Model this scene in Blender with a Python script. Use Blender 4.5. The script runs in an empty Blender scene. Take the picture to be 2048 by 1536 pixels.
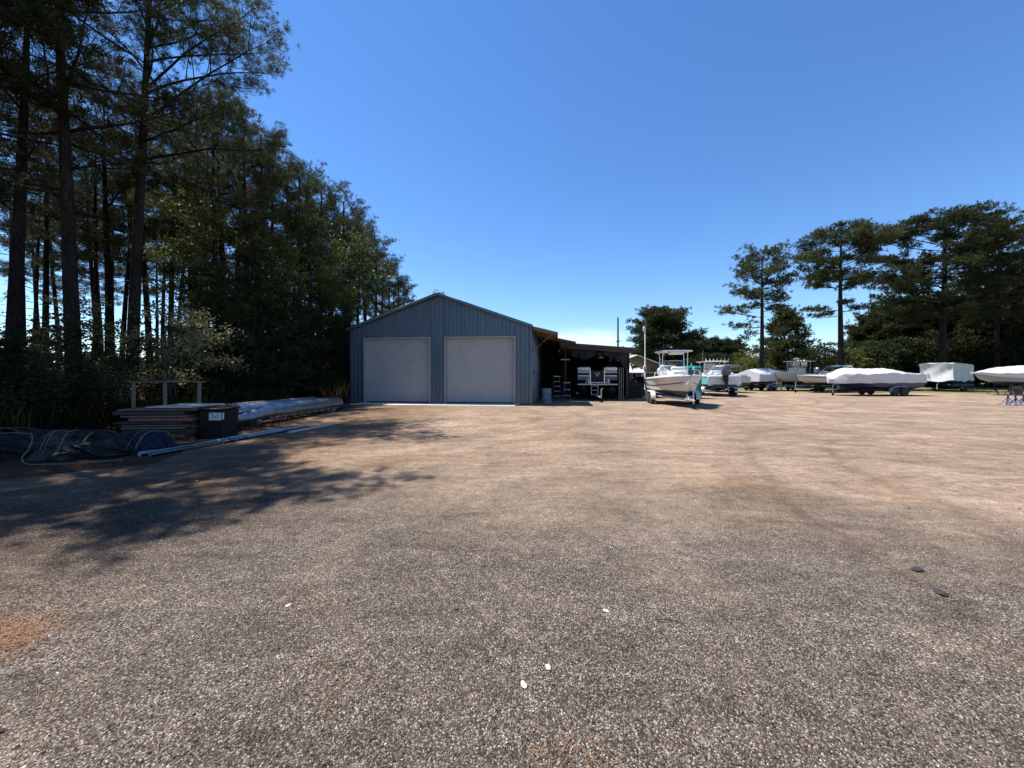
import bpy, bmesh, math, random
import numpy as np
from mathutils import Vector, Matrix, Euler

SC = bpy.context.scene
COL = SC.collection
R = math.radians
PI = math.pi

# ------------------------------------------------------------------ objects
def tag(o, label=None, cat=None, group=None, kind=None):
    if label: o['label'] = label
    if cat: o['category'] = cat
    if group: o['group'] = group
    if kind: o['kind'] = kind
    return o

def empty(name, loc, rz=0.0, label=None, cat=None, group=None, scale=1.0):
    o = bpy.data.objects.new(name, None)
    o.empty_display_size = 0.2
    o.location = loc
    o.rotation_euler = (0, 0, rz)
    o.scale = (scale, scale, scale)
    COL.objects.link(o)
    return tag(o, label, cat, group)

def link_mesh(name, me, parent=None):
    o = bpy.data.objects.new(name, me)
    COL.objects.link(o)
    if parent is not None: o.parent = parent
    return o

def copy_tree(o, parent=None, label=None):
    c = o.copy()
    COL.objects.link(c)
    c.parent = parent
    if label: c['label'] = label
    for ch in list(o.children): copy_tree(ch, c)
    return c

# ------------------------------------------------------------------ mesh builder
def frame_from(d):
    d = Vector(d).normalized()
    a = Vector((0, 0, 1)) if abs(d.z) < 0.95 else Vector((1, 0, 0))
    s = d.cross(a).normalized()
    u = s.cross(d).normalized()
    return s, u, d

class MB:
    def __init__(s):
        s.v = []; s.f = []; s.m = []; s.mi = 0
    def mat(s, i):
        s.mi = i; return s
    def add(s, vs, fs):
        b = len(s.v)
        s.v.extend([tuple(x) for x in vs])
        for f in fs:
            s.f.append(tuple(b + i for i in f)); s.m.append(s.mi)
        return s
    def box(s, c, size, bev=0.0, rz=0.0, M=None):
        hx, hy, hz = size[0] / 2, size[1] / 2, size[2] / 2
        T = Matrix.Translation(c) @ Matrix.Rotation(rz, 4, 'Z')
        if M is not None: T = T @ M
        if bev <= 0:
            vs = [(x, y, z) for z in (-hz, hz) for y in (-hy, hy) for x in (-hx, hx)]
            fs = [(0, 2, 3, 1), (4, 5, 7, 6), (0, 1, 5, 4), (2, 6, 7, 3), (0, 4, 6, 2), (1, 3, 7, 5)]
            return s.add([T @ Vector(p) for p in vs], fs)
        b = min(bev, hx * .95, hy * .95, hz * .95)
        vs = []; idx = {}
        for sz in (-1, 1):
            for sy in (-1, 1):
                for sx in (-1, 1):
                    idx[(sx, sy, sz, 0)] = len(vs); vs.append((sx * hx, sy * (hy - b), sz * (hz - b)))
                    idx[(sx, sy, sz, 1)] = len(vs); vs.append((sx * (hx - b), sy * hy, sz * (hz - b)))
                    idx[(sx, sy, sz, 2)] = len(vs); vs.append((sx * (hx - b), sy * (hy - b), sz * hz))
        I = lambda a, k: idx[(a[0], a[1], a[2], k)]
        fs = []
        for ax in range(3):
            o1, o2 = (ax + 1) % 3, (ax + 2) % 3
            for sg in (-1, 1):
                q = []
                for (p, r) in ((-1, -1), (1, -1), (1, 1), (-1, 1)):
                    a = [0, 0, 0]; a[ax] = sg; a[o1] = p; a[o2] = r
                    q.append(I(a, ax))
                fs.append(tuple(q) if sg > 0 else tuple(reversed(q)))
        for ax in range(3):   # edges along ax
            o1, o2 = (ax + 1) % 3, (ax + 2) % 3
            for p in (-1, 1):
                for r in (-1, 1):
                    a = [0, 0, 0]; a[ax] = -1; a[o1] = p; a[o2] = r
                    e = list(a); e[ax] = 1
                    q = [I(a, o1), I(e, o1), I(e, o2), I(a, o2)]
                    fs.append(tuple(q) if p * r < 0 else tuple(reversed(q)))
        for sz in (-1, 1):
            for sy in (-1, 1):
                for sx in (-1, 1):
                    a = (sx, sy, sz)
                    q = [I(a, 0), I(a, 1), I(a, 2)]
                    fs.append(tuple(q) if sx * sy * sz > 0 else tuple(reversed(q)))
        return s.add([T @ Vector(p) for p in vs], fs)
    def tube(s, pts, r, n=8, cap=True, closed=False, sq=(1, 1)):
        pts = [Vector(p) for p in pts]
        m = len(pts)
        rr = r if isinstance(r, (list, tuple)) else [r] * m
        b = len(s.v)
        prev = None
        for i, p in enumerate(pts):
            if closed:
                d = pts[(i + 1) % m] - pts[i - 1]
            else:
                d = pts[min(i + 1, m - 1)] - pts[max(i - 1, 0)]
            if d.length < 1e-9: d = Vector((0, 0, 1))
            d.normalize()
            if prev is None:
                a, u, _ = frame_from(d)
            else:
                a = prev - d * prev.dot(d)
                if a.length < 1e-6: a, u, _ = frame_from(d)
                a.normalize(); u = a.cross(d).normalized() * -1
                u = d.cross(a).normalized()
            prev = a
            for k in range(n):
                t = 2 * PI * k / n
                s.v.append(tuple(p + a * (rr[i] * math.cos(t) * sq[0]) + u * (rr[i] * math.sin(t) * sq[1])))
        rng_ = range(m) if closed else range(m - 1)
        for i in rng_:
            j = (i + 1) % m
            for k in range(n):
                k2 = (k + 1) % n
                s.f.append((b + i * n + k, b + i * n + k2, b + j * n + k2, b + j * n + k)); s.m.append(s.mi)
        if cap and not closed:
            s.f.append(tuple(b + k for k in reversed(range(n)))); s.m.append(s.mi)
            s.f.append(tuple(b + (m - 1) * n + k for k in range(n))); s.m.append(s.mi)
        return s
    def lathe(s, prof, n=16, M=None):
        # prof: list of (radius, height) about local Z
        M = M or Matrix.Identity(4)
        b = len(s.v)
        for (r, h) in prof:
            for k in range(n):
                t = 2 * PI * k / n
                s.v.append(tuple(M @ Vector((r * math.cos(t), r * math.sin(t), h))))
        for i in range(len(prof) - 1):
            for k in range(n):
                k2 = (k + 1) % n
                s.f.append((b + i * n + k, b + i * n + k2, b + (i + 1) * n + k2, b + (i + 1) * n + k)); s.m.append(s.mi)
        if prof[0][0] > 1e-5:
            s.f.append(tuple(b + k for k in reversed(range(n)))); s.m.append(s.mi)
        if prof[-1][0] > 1e-5:
            s.f.append(tuple(b + (len(prof) - 1) * n + k for k in range(n))); s.m.append(s.mi)
        return s
    def loft(s, secs, closed=False, caps=True):
        b = len(s.v); n = len(secs[0])
        for sec in secs: s.v.extend([tuple(p) for p in sec])
        for i in range(len(secs) - 1):
            for k in range(n if closed else n - 1):
                k2 = (k + 1) % n
                s.f.append((b + i * n + k, b + i * n + k2, b + (i + 1) * n + k2, b + (i + 1) * n + k)); s.m.append(s.mi)
        if caps:
            s.f.append(tuple(b + k for k in reversed(range(n)))); s.m.append(s.mi)
            s.f.append(tuple(b + (len(secs) - 1) * n + k for k in range(n))); s.m.append(s.mi)
        return s
    def grid(s, P):
        # P[i][j] points
        b = len(s.v); ni, nj = len(P), len(P[0])
        for row in P: s.v.extend([tuple(p) for p in row])
        for i in range(ni - 1):
            for j in range(nj - 1):
                s.f.append((b + i * nj + j, b + i * nj + j + 1, b + (i + 1) * nj + j + 1, b + (i + 1) * nj + j)); s.m.append(s.mi)
        return s
    def prism(s, poly, h, M=None):
        M = M or Matrix.Identity(4)
        n = len(poly)
        vs = [M @ Vector((p[0], p[1], 0)) for p in poly] + [M @ Vector((p[0], p[1], h)) for p in poly]
        fs = [tuple(reversed(range(n))), tuple(range(n, 2 * n))]
        fs += [(i, (i + 1) % n, n + (i + 1) % n, n + i) for i in range(n)]
        return s.add(vs, fs)
    def mesh(s, name, mats, smooth=40, fix=True):
        me = bpy.data.meshes.new(name)
        me.from_pydata(s.v, [], s.f)
        for m in (mats if isinstance(mats, (list, tuple)) else [mats]): me.materials.append(m)
        me.polygons.foreach_set('material_index', s.m)
        if fix:
            bm = bmesh.new(); bm.from_mesh(me)
            bmesh.ops.recalc_face_normals(bm, faces=bm.faces)
            bm.to_mesh(me); bm.free()
        if smooth:
            me.shade_smooth()
            me.set_sharp_from_angle(angle=R(smooth))
        me.update()
        return me
    def build(s, name, mats, parent=None, smooth=40, fix=True):
        return link_mesh(name, s.mesh(name, mats, smooth, fix), parent)

def quads_mesh(name, V, mat, nper=4, mats_idx=None):
    """V: (N, nper, 3) array, one polygon per row"""
    N = V.shape[0]
    me = bpy.data.meshes.new(name)
    me.vertices.add(N * nper)
    me.vertices.foreach_set('co', V.reshape(-1).astype(np.float32))
    me.loops.add(N * nper)
    me.loops.foreach_set('vertex_index', np.arange(N * nper, dtype=np.int32))
    me.polygons.add(N)
    me.polygons.foreach_set('loop_start', np.arange(0, N * nper, nper, dtype=np.int32))
    try:
        me.polygons.foreach_set('loop_total', np.full(N, nper, dtype=np.int32))
    except Exception:
        pass
    for m in (mat if isinstance(mat, (list, tuple)) else [mat]): me.materials.append(m)
    if mats_idx is not None: me.polygons.foreach_set('material_index', mats_idx)
    me.update(calc_edges=True)
    me.validate()
    return me

def unit(a):
    return a / np.maximum(np.linalg.norm(a, axis=-1, keepdims=True), 1e-9)

# ------------------------------------------------------------------ materials
def new_mat(name):
    m = bpy.data.materials.new(name); m.use_nodes = True
    nt = m.node_tree; b = nt.nodes['Principled BSDF']
    return m, nt, b

def N(nt, t, **kw):
    n = nt.nodes.new(t)
    for k, v in kw.items(): setattr(n, k, v)
    return n

def ramp(nt, stops, interp='LINEAR'):
    n = nt.nodes.new('ShaderNodeValToRGB'); cr = n.color_ramp; cr.interpolation = interp
    while len(cr.elements) < len(stops): cr.elements.new(0.5)
    for e, (p, c) in zip(cr.elements, stops):
        e.position = p; e.color = (c[0], c[1], c[2], 1) if not isinstance(c, (int, float)) else (c, c, c, 1)
    return n

def mixc(nt, fac, a, b, mode='MIX'):
    n = nt.nodes.new('ShaderNodeMix'); n.data_type = 'RGBA'; n.blend_type = mode
    for sock, v in ((n.inputs[0], fac), (n.inputs[6], a), (n.inputs[7], b)):
        if hasattr(v, 'is_linked') or hasattr(v, 'links'): nt.links.new(v, sock)
        elif isinstance(v, (int, float)): sock.default_value = v
        else: sock.default_value = (v[0], v[1], v[2], 1)
    return n.outputs[2]

def noise(nt, scale, detail=4, rough=0.55, vec=None, dist=0.0):
    n = nt.nodes.new('ShaderNodeTexNoise')
    n.inputs['Scale'].default_value = scale; n.inputs['Detail'].default_value = detail
    n.inputs['Roughness'].default_value = rough; n.inputs['Distortion'].default_value = dist
    if vec is not None: nt.links.new(vec, n.inputs['Vector'])
    return n.outputs['Fac']

def coords(nt, scale=(1, 1, 1), kind='Object', rot=(0, 0, 0)):
    tc = nt.nodes.new('ShaderNodeTexCoord'); mp = nt.nodes.new('ShaderNodeMapping')
    mp.inputs['Scale'].default_value = scale
    mp.inputs['Rotation'].default_value = rot
    nt.links.new(tc.outputs[kind], mp.inputs['Vector'])
    return mp.outputs['Vector']

def bump(nt, b, height, strength=0.3, dist=0.02):
    n = nt.nodes.new('ShaderNodeBump'); n.inputs['Strength'].default_value = strength
    n.inputs['Distance'].default_value = dist
    nt.links.new(height, n.inputs['Height']); nt.links.new(n.outputs[0], b.inputs['Normal'])

def simple(name, col, rough=0.5, metal=0.0, var=0.15, scale=3.0, dirt=None, bmp=0.0, bscale=40, coat=0.0, spec=None, detail=5):
    """one surface with mottled colour, uneven gloss and optional grime"""
    m, nt, b = new_mat(name)
    v = coords(nt)
    f = noise(nt, scale, detail, 0.6, v)
    lo = tuple(c * (1 - var) for c in col); hi = tuple(min(1, c * (1 + var)) for c in col)
    rp = ramp(nt, [(0.3, lo), (0.7, hi)]); nt.links.new(f, rp.inputs[0])
    out = rp.outputs[0]
    if dirt:
        g = ramp(nt, [(0.52, 0), (0.72, 1)]); nt.links.new(noise(nt, scale * 2.3, 7, 0.7, v), g.inputs[0])
        out = mixc(nt, g.outputs[0], out, dirt)
    nt.links.new(out, b.inputs['Base Color'])
    rr = ramp(nt, [(0.25, max(0, rough - 0.1)), (0.75, min(1, rough + 0.1))])
    nt.links.new(noise(nt, scale * 4, 4, 0.6, v), rr.inputs[0]); nt.links.new(rr.outputs[0], b.inputs['Roughness'])
    b.inputs['Metallic'].default_value = metal
    if coat: b.inputs['Coat Weight'].default_value = coat
    if spec is not None: b.inputs['Specular IOR Level'].default_value = spec
    if bmp: bump(nt, b, noise(nt, bscale, 5, 0.6, v), bmp, 0.01)
    return m

def leaf_mat(name, cols, trans=0.3, rough=0.55, spec=0.25, clump=0.7):
    m, nt, b = new_mat(name)
    geo = N(nt, 'ShaderNodeNewGeometry')
    rp = ramp(nt, [(i / max(1, len(cols) - 1), c) for i, c in enumerate(cols)])
    nt.links.new(geo.outputs['Random Per Island'], rp.inputs[0])
    v = coords(nt)
    cr = ramp(nt, [(0.3, 0.6), (0.7, 1.35)]); nt.links.new(noise(nt, clump, 2, 0.5, v), cr.inputs[0])
    col = mixc(nt, 1.0, rp.outputs[0], cr.outputs[0], 'MULTIPLY')
    nt.links.new(col, b.inputs['Base Color'])
    b.inputs['Roughness'].default_value = rough
    b.inputs['Specular IOR Level'].default_value = spec
    tr = N(nt, 'ShaderNodeBsdfTranslucent'); nt.links.new(col, tr.inputs['Color'])
    mx = N(nt, 'ShaderNodeMixShader'); mx.inputs[0].default_value = trans
    out = nt.nodes['Material Output']
    nt.links.new(b.outputs[0], mx.inputs[1]); nt.links.new(tr.outputs[0], mx.inputs[2]); nt.links.new(mx.outputs[0], out.inputs['Surface'])
    return m

def bark_mat(name, a, b_, sc=6):
    m, nt, b = new_mat(name)
    v = coords(nt, (1, 1, 0.22))
    f = noise(nt, sc, 6, 0.65, v, 0.4)
    vo = N(nt, 'ShaderNodeTexVoronoi'); vo.feature = 'DISTANCE_TO_EDGE'; vo.inputs['Scale'].default_value = sc * 2.2
    nt.links.new(v, vo.inputs['Vector'])
    rp = ramp(nt, [(0.3, a), (0.7, b_)]); nt.links.new(f, rp.inputs[0])
    cr = ramp(nt, [(0.0, 0.45), (0.12, 1)]); nt.links.new(vo.outputs['Distance'], cr.inputs[0])
    nt.links.new(mixc(nt, 1.0, rp.outputs[0], cr.outputs[0], 'MULTIPLY'), b.inputs['Base Color'])
    b.inputs['Roughness'].default_value = 0.95; b.inputs['Specular IOR Level'].default_value = 0.08
    bump(nt, b, vo.outputs['Distance'], 0.7, 0.05)
    return m

M = {}
M['gel'] = simple('white_gelcoat', (0.60, 0.60, 0.585), 0.22, var=0.05, scale=1.2, dirt=(0.5, 0.48, 0.44), coat=0.3)
def hull_mat(name, top, bot, wl):
    """gelcoat above a painted waterline, bottom paint below it"""
    m, nt, b = new_mat(name)
    v = coords(nt); sep = N(nt, 'ShaderNodeSeparateXYZ'); nt.links.new(v, sep.inputs[0])
    g = N(nt, 'ShaderNodeMath'); g.operation = 'GREATER_THAN'; g.inputs[1].default_value = wl; nt.links.new(sep.outputs['Z'], g.inputs[0])
    f = ramp(nt, [(0.3, 0.93), (0.7, 1.05)]); nt.links.new(noise(nt, 1.5, 5, 0.6, v), f.inputs[0])
    c = mixc(nt, 1.0, mixc(nt, g.outputs[0], bot, top), f.outputs[0], 'MULTIPLY')
    nt.links.new(c, b.inputs['Base Color'])
    r = ramp(nt, [(0, 0.6), (1, 0.24)]); nt.links.new(g.outputs[0], r.inputs[0]); nt.links.new(r.outputs[0], b.inputs['Roughness'])
    return m
PAINT = {'gel': (0.58, 0.575, 0.555), 'cream': (0.50, 0.47, 0.385), 'teal_gel': (0.10, 0.48, 0.58), 'navy': (0.02, 0.035, 0.09), 'greyhull': (0.27, 0.29, 0.31), 'antifoul': (0.02, 0.025, 0.033)}
M['cream'] = simple('cream_gelcoat', (0.52, 0.49, 0.40), 0.25, var=0.05, scale=1.2, coat=0.3)
M['antifoul'] = simple('dark_bottom_paint', (0.025, 0.03, 0.04), 0.6, var=0.3, scale=4)
M['teal_gel'] = simple('turquoise_gelcoat', (0.10, 0.48, 0.58), 0.25, var=0.06, scale=1.5, coat=0.3)
M['navy'] = simple('navy_paint', (0.02, 0.035, 0.09), 0.3, var=0.2, scale=2, coat=0.3)
M['greyhull'] = simple('grey_hull_paint', (0.27, 0.29, 0.31), 0.35, var=0.08, scale=1.5)
M['stripe'] = simple('navy_stripe', (0.025, 0.03, 0.11), 0.3)
M['alu'] = simple('brushed_aluminium', (0.75, 0.76, 0.78), 0.3, 1.0, var=0.08, scale=8)
M['dullalu'] = simple('weathered_aluminium', (0.50, 0.53, 0.56), 0.42, 0.85, var=0.2, scale=5, dirt=(0.25, 0.25, 0.24))
M['galv'] = simple('galvanised_steel', (0.50, 0.51, 0.52), 0.45, 0.7, var=0.2, scale=14, dirt=(0.25, 0.21, 0.17))
M['blacksteel'] = simple('black_painted_steel', (0.018, 0.018, 0.02), 0.45, var=0.3, scale=8)
M['rubber'] = simple('tyre_rubber', (0.022, 0.021, 0.02), 0.85, var=0.35, scale=12, dirt=(0.08, 0.07, 0.06))
M['whitepaint'] = simple('white_painted_metal', (0.58, 0.58, 0.565), 0.4, var=0.07, scale=5, dirt=(0.5, 0.47, 0.42))
M['cowl'] = simple('grey_cowl_paint', (0.06, 0.068, 0.08), 0.22, var=0.1, scale=3, coat=0.5)
M['blackplastic'] = simple('black_plastic', (0.010, 0.010, 0.011), 0.5, var=0.3, scale=6, spec=0.2)
M['vinyl'] = simple('white_vinyl', (0.56, 0.56, 0.545), 0.5, var=0.06)
M['canvas'] = simple('grey_canvas', (0.24, 0.25, 0.25), 0.85, var=0.15, scale=4, bmp=0.2)
M['tealcanvas'] = simple('teal_canvas', (0.01, 0.20, 0.26), 0.8, var=0.15, scale=4)
M['tealplastic'] = simple('teal_moulded_plastic', (0.0, 0.155, 0.125), 0.45, var=0.12, scale=2)
M['wood'] = None
M['darkglass'] = simple('dark_glass', (0.01, 0.012, 0.014), 0.06, var=0.1)
M['maroon'] = simple('maroon_lining', (0.07, 0.018, 0.016), 0.8, var=0.2)
M['red'] = simple('faded_red_paint', (0.45, 0.10, 0.07), 0.35, var=0.12)
M['bluesteel'] = simple('blue_painted_steel', (0.035, 0.085, 0.26), 0.45, var=0.25, scale=9, dirt=(0.09, 0.06, 0.05))
M['drum'] = simple('pale_blue_drum_plastic', (0.09, 0.115, 0.16), 0.5, var=0.1, scale=4, dirt=(0.16, 0.18, 0.21))
M['fibre_blue'] = simple('blue_fibreglass', (0.02, 0.045, 0.16), 0.45, var=0.2)
M['yellow'] = simple('yellow_plastic', (0.55, 0.38, 0.03), 0.5, var=0.15)
M['brick'] = simple('dark_brick', (0.12, 0.055, 0.045), 0.85, var=0.3, scale=9)
M['whiteroof'] = simple('pale_metal_roof', (0.74, 0.73, 0.70), 0.5, var=0.05)
M['concrete'] = simple('pale_concrete', (0.52, 0.50, 0.46), 0.85, var=0.15, scale=5, bmp=0.2)

def glass_mat():
    m, nt, b = new_mat('clear_acrylic')
    b.inputs['Base Color'].default_value = (0.75, 0.8, 0.8, 1)
    b.inputs['Roughness'].default_value = 0.08
    b.inputs['Transmission Weight'].default_value = 0.0
    tr = N(nt, 'ShaderNodeBsdfTransparent'); tr.inputs['Color'].default_value = (0.62, 0.66, 0.68, 1)
    mx = N(nt, 'ShaderNodeMixShader'); mx.inputs[0].default_value = 0.16
    gl = N(nt, 'ShaderNodeBsdfGlossy'); gl.inputs['Roughness'].default_value = 0.08
    nt.links.new(tr.outputs[0], mx.inputs[1]); nt.links.new(gl.outputs[0], mx.inputs[2])
    nt.links.new(mx.outputs[0], nt.nodes['Material Output'].inputs['Surface'])
    return m
M['acrylic'] = glass_mat()

def wood_mat(name, a, b_, axis=(1, 1, 1), rough=0.8):
    m, nt, b = new_mat(name)
    v = coords(nt, axis)
    w = noise(nt, 7, 6, 0.65, v, 0.6)
    rp = ramp(nt, [(0.25, a), (0.75, b_)]); nt.links.new(w, rp.inputs[0])
    nt.links.new(rp.outputs[0], b.inputs['Base Color']); b.inputs['Roughness'].default_value = rough
    bump(nt, b, w, 0.25, 0.01)
    return m
M['wood'] = wood_mat('weathered_wood', (0.10, 0.075, 0.055), (0.24, 0.19, 0.14), (0.3, 4, 4))
M['newwood'] = wood_mat('brown_timber', (0.10, 0.055, 0.03), (0.21, 0.125, 0.07), (0.5, 5, 5))
M['greywood'] = wood_mat('silvered_timber', (0.20, 0.19, 0.175), (0.36, 0.34, 0.31), (0.4, 4, 4))
M['redwood'] = wood_mat('reddish_timber', (0.13, 0.05, 0.035), (0.26, 0.12, 0.075), (0.4, 4, 4))
M['plywood'] = wood_mat('pale_board', (0.38, 0.34, 0.27), (0.52, 0.48, 0.40), (0.4, 4, 4))

def wrap_mat(name, col, bs=0.35, rough=0.38):
    m, nt, b = new_mat(name)
    v = coords(nt)
    f = noise(nt, 1.7, 5, 0.6, v, 0.5)
    rp = ramp(nt, [(0.3, tuple(c * 0.9 for c in col)), (0.7, col)]); nt.links.new(f, rp.inputs[0])
    nt.links.new(rp.outputs[0], b.inputs['Base Color']); b.inputs['Roughness'].default_value = rough
    if max(col) < .1: b.inputs['Specular IOR Level'].default_value = 0.25
    v2 = coords(nt, (1, 1, 2.2))
    n2 = noise(nt, 3.2, 4, 0.55, v2, 1.2)
    bump(nt, b, n2, bs, 0.06)
    return m
M['wrap'] = wrap_mat('white_shrink_wrap', (0.56, 0.56, 0.555))
M['blackfilm'] = wrap_mat('black_tarp', (0.009, 0.0095, 0.0105), 0.8, .5)
M['greytarp'] = wrap_mat('grey_tarp', (0.03, 0.032, 0.034), 0.8, .42)
M['bluetarp'] = wrap_mat('dark_blue_tarp', (0.007, 0.010, 0.027), 0.8, .5)

# sheet metal cladding
def cladding(name, col, metal, rough):
    m, nt, b = new_mat(name)
    v = coords(nt, (1, 1, 0.25))
    f = noise(nt, 2.0, 5, 0.6, v)
    rp = ramp(nt, [(0.3, tuple(c * 0.86 for c in col)), (0.7, tuple(min(1, c * 1.1) for c in col))]); nt.links.new(f, rp.inputs[0])
    # rain streaks are stains of their own
    s = noise(nt, 9, 5, 0.7, coords(nt, (1, 1, 0.06)))
    g = ramp(nt, [(0.55, 0), (0.75, 0.35)]); nt.links.new(s, g.inputs[0])
    c0 = mixc(nt, g.outputs[0], rp.outputs[0], tuple(c * 0.62 for c in col))
    # dried mud up the foot; its warm pale tint also paints ground bounce light
    sz = N(nt, 'ShaderNodeSeparateXYZ'); nt.links.new(coords(nt), sz.inputs[0])
    mr = N(nt, 'ShaderNodeMapRange'); mr.inputs['From Min'].default_value = 0.75; mr.inputs['From Max'].default_value = 0.0
    nt.links.new(sz.outputs['Z'], mr.inputs['Value'])
    sp = N(nt, 'ShaderNodeMath'); sp.operation = 'MULTIPLY'; nt.links.new(mr.outputs[0], sp.inputs[0]); nt.links.new(noise(nt, 4, 6, 0.7, coords(nt, (1, 1, 0.6))), sp.inputs[1])
    nt.links.new(mixc(nt, sp.outputs[0], c0, (0.22, 0.18, 0.145)), b.inputs['Base Color'])
    b.inputs['Metallic'].default_value = metal
    rr = ramp(nt, [(0.3, rough - 0.08), (0.7, rough + 0.1)]); nt.links.new(noise(nt, 5, 4, 0.6, v), rr.inputs[0])
    nt.links.new(rr.outputs[0], b.inputs['Roughness'])
    return m
M['ponton'] = simple('pontoon_aluminium', (0.28, 0.31, 0.35), 0.36, 0.9, var=0.2, scale=4, dirt=(0.12, 0.12, 0.12))
M['darkwood'] = wood_mat('dark_old_timber', (0.03, 0.022, 0.016), (0.075, 0.056, 0.042), (0.4, 4, 4))
M['clad'] = cladding('galvanised_cladding', (0.095, 0.130, 0.165), 0.5, 0.38)
M['roofmetal'] = cladding('roof_sheet', (0.22, 0.25, 0.27), 0.5, 0.45)
M['door'] = simple('pale_grey_door_paint', (0.325, 0.32, 0.315), 0.5, var=0.05, scale=1.1, dirt=(0.28, 0.275, 0.27))
M['trim'] = simple('white_trim', (0.26, 0.26, 0.262), 0.5, var=0.06)
M['sidedoor'] = simple('grey_blue_door_paint', (0.22, 0.26, 0.32), 0.5, var=0.08)

# foliage
M['needle'] = leaf_mat('pine_needles', [(0.0383, 0.052, 0.018), (0.0644, 0.079, 0.026), (0.0557, 0.068, 0.028), (0.1001, 0.098, 0.042)], 0.28, 0.6, 0.08)
M['needle_dark'] = leaf_mat('dark_pine_needles', [(0.0252, 0.038, 0.015), (0.0418, 0.054, 0.021), (0.0644, 0.062, 0.029)], 0.24, 0.6, 0.08)
M['needle_brown'] = leaf_mat('old_pine_needles', [(0.06, 0.06, 0.03), (0.10, 0.075, 0.04), (0.045, 0.06, 0.025)], 0.2, 0.65, 0.08)
M['spring'] = leaf_mat('spring_leaves', [(0.080, 0.098, 0.016), (0.120, 0.134, 0.026), (0.055, 0.074, 0.016)], 0.4, 0.5, 0.25)
M['leaf'] = leaf_mat('shrub_leaves', [(0.019, 0.030, 0.010), (0.033, 0.045, 0.016), (0.055, 0.06, 0.028)], 0.28, 0.6, 0.07)
M['shaded_leaf'] = leaf_mat('shade_darkened_leaves', [(0.014, 0.023, 0.009), (0.026, 0.034, 0.013), (0.04, 0.043, 0.02)], 0.2, 0.65, 0.06)  # shrub leaf colour darkened to paint in the shade of the tall pines
M['paleleaf'] = leaf_mat('pale_shrub_leaves', [(0.12, 0.125, 0.055), (0.18, 0.175, 0.088), (0.08, 0.088, 0.036)], 0.4, 0.5, 0.2)
M['grass'] = leaf_mat('tall_grass', [(0.022, 0.032, 0.010), (0.038, 0.046, 0.015), (0.07, 0.058, 0.028)], 0.25, 0.6, 0.12)
M['drygrass'] = leaf_mat('dry_weed', [(0.30, 0.14, 0.06), (0.22, 0.10, 0.04), (0.36, 0.22, 0.10)], 0.2, 0.7, 0.1)
M['strawneedle'] = leaf_mat('fallen_needles', [(0.21, 0.098, 0.040), (0.14, 0.062, 0.028), (0.26, 0.145, 0.068)], 0.0, 0.7, 0.2)
M['bark'] = bark_mat('pine_bark', (0.018, 0.014, 0.012), (0.048, 0.037, 0.031))
M['greybark'] = bark_mat('grey_bark', (0.03, 0.027, 0.023), (0.075, 0.068, 0.058), 9)
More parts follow.
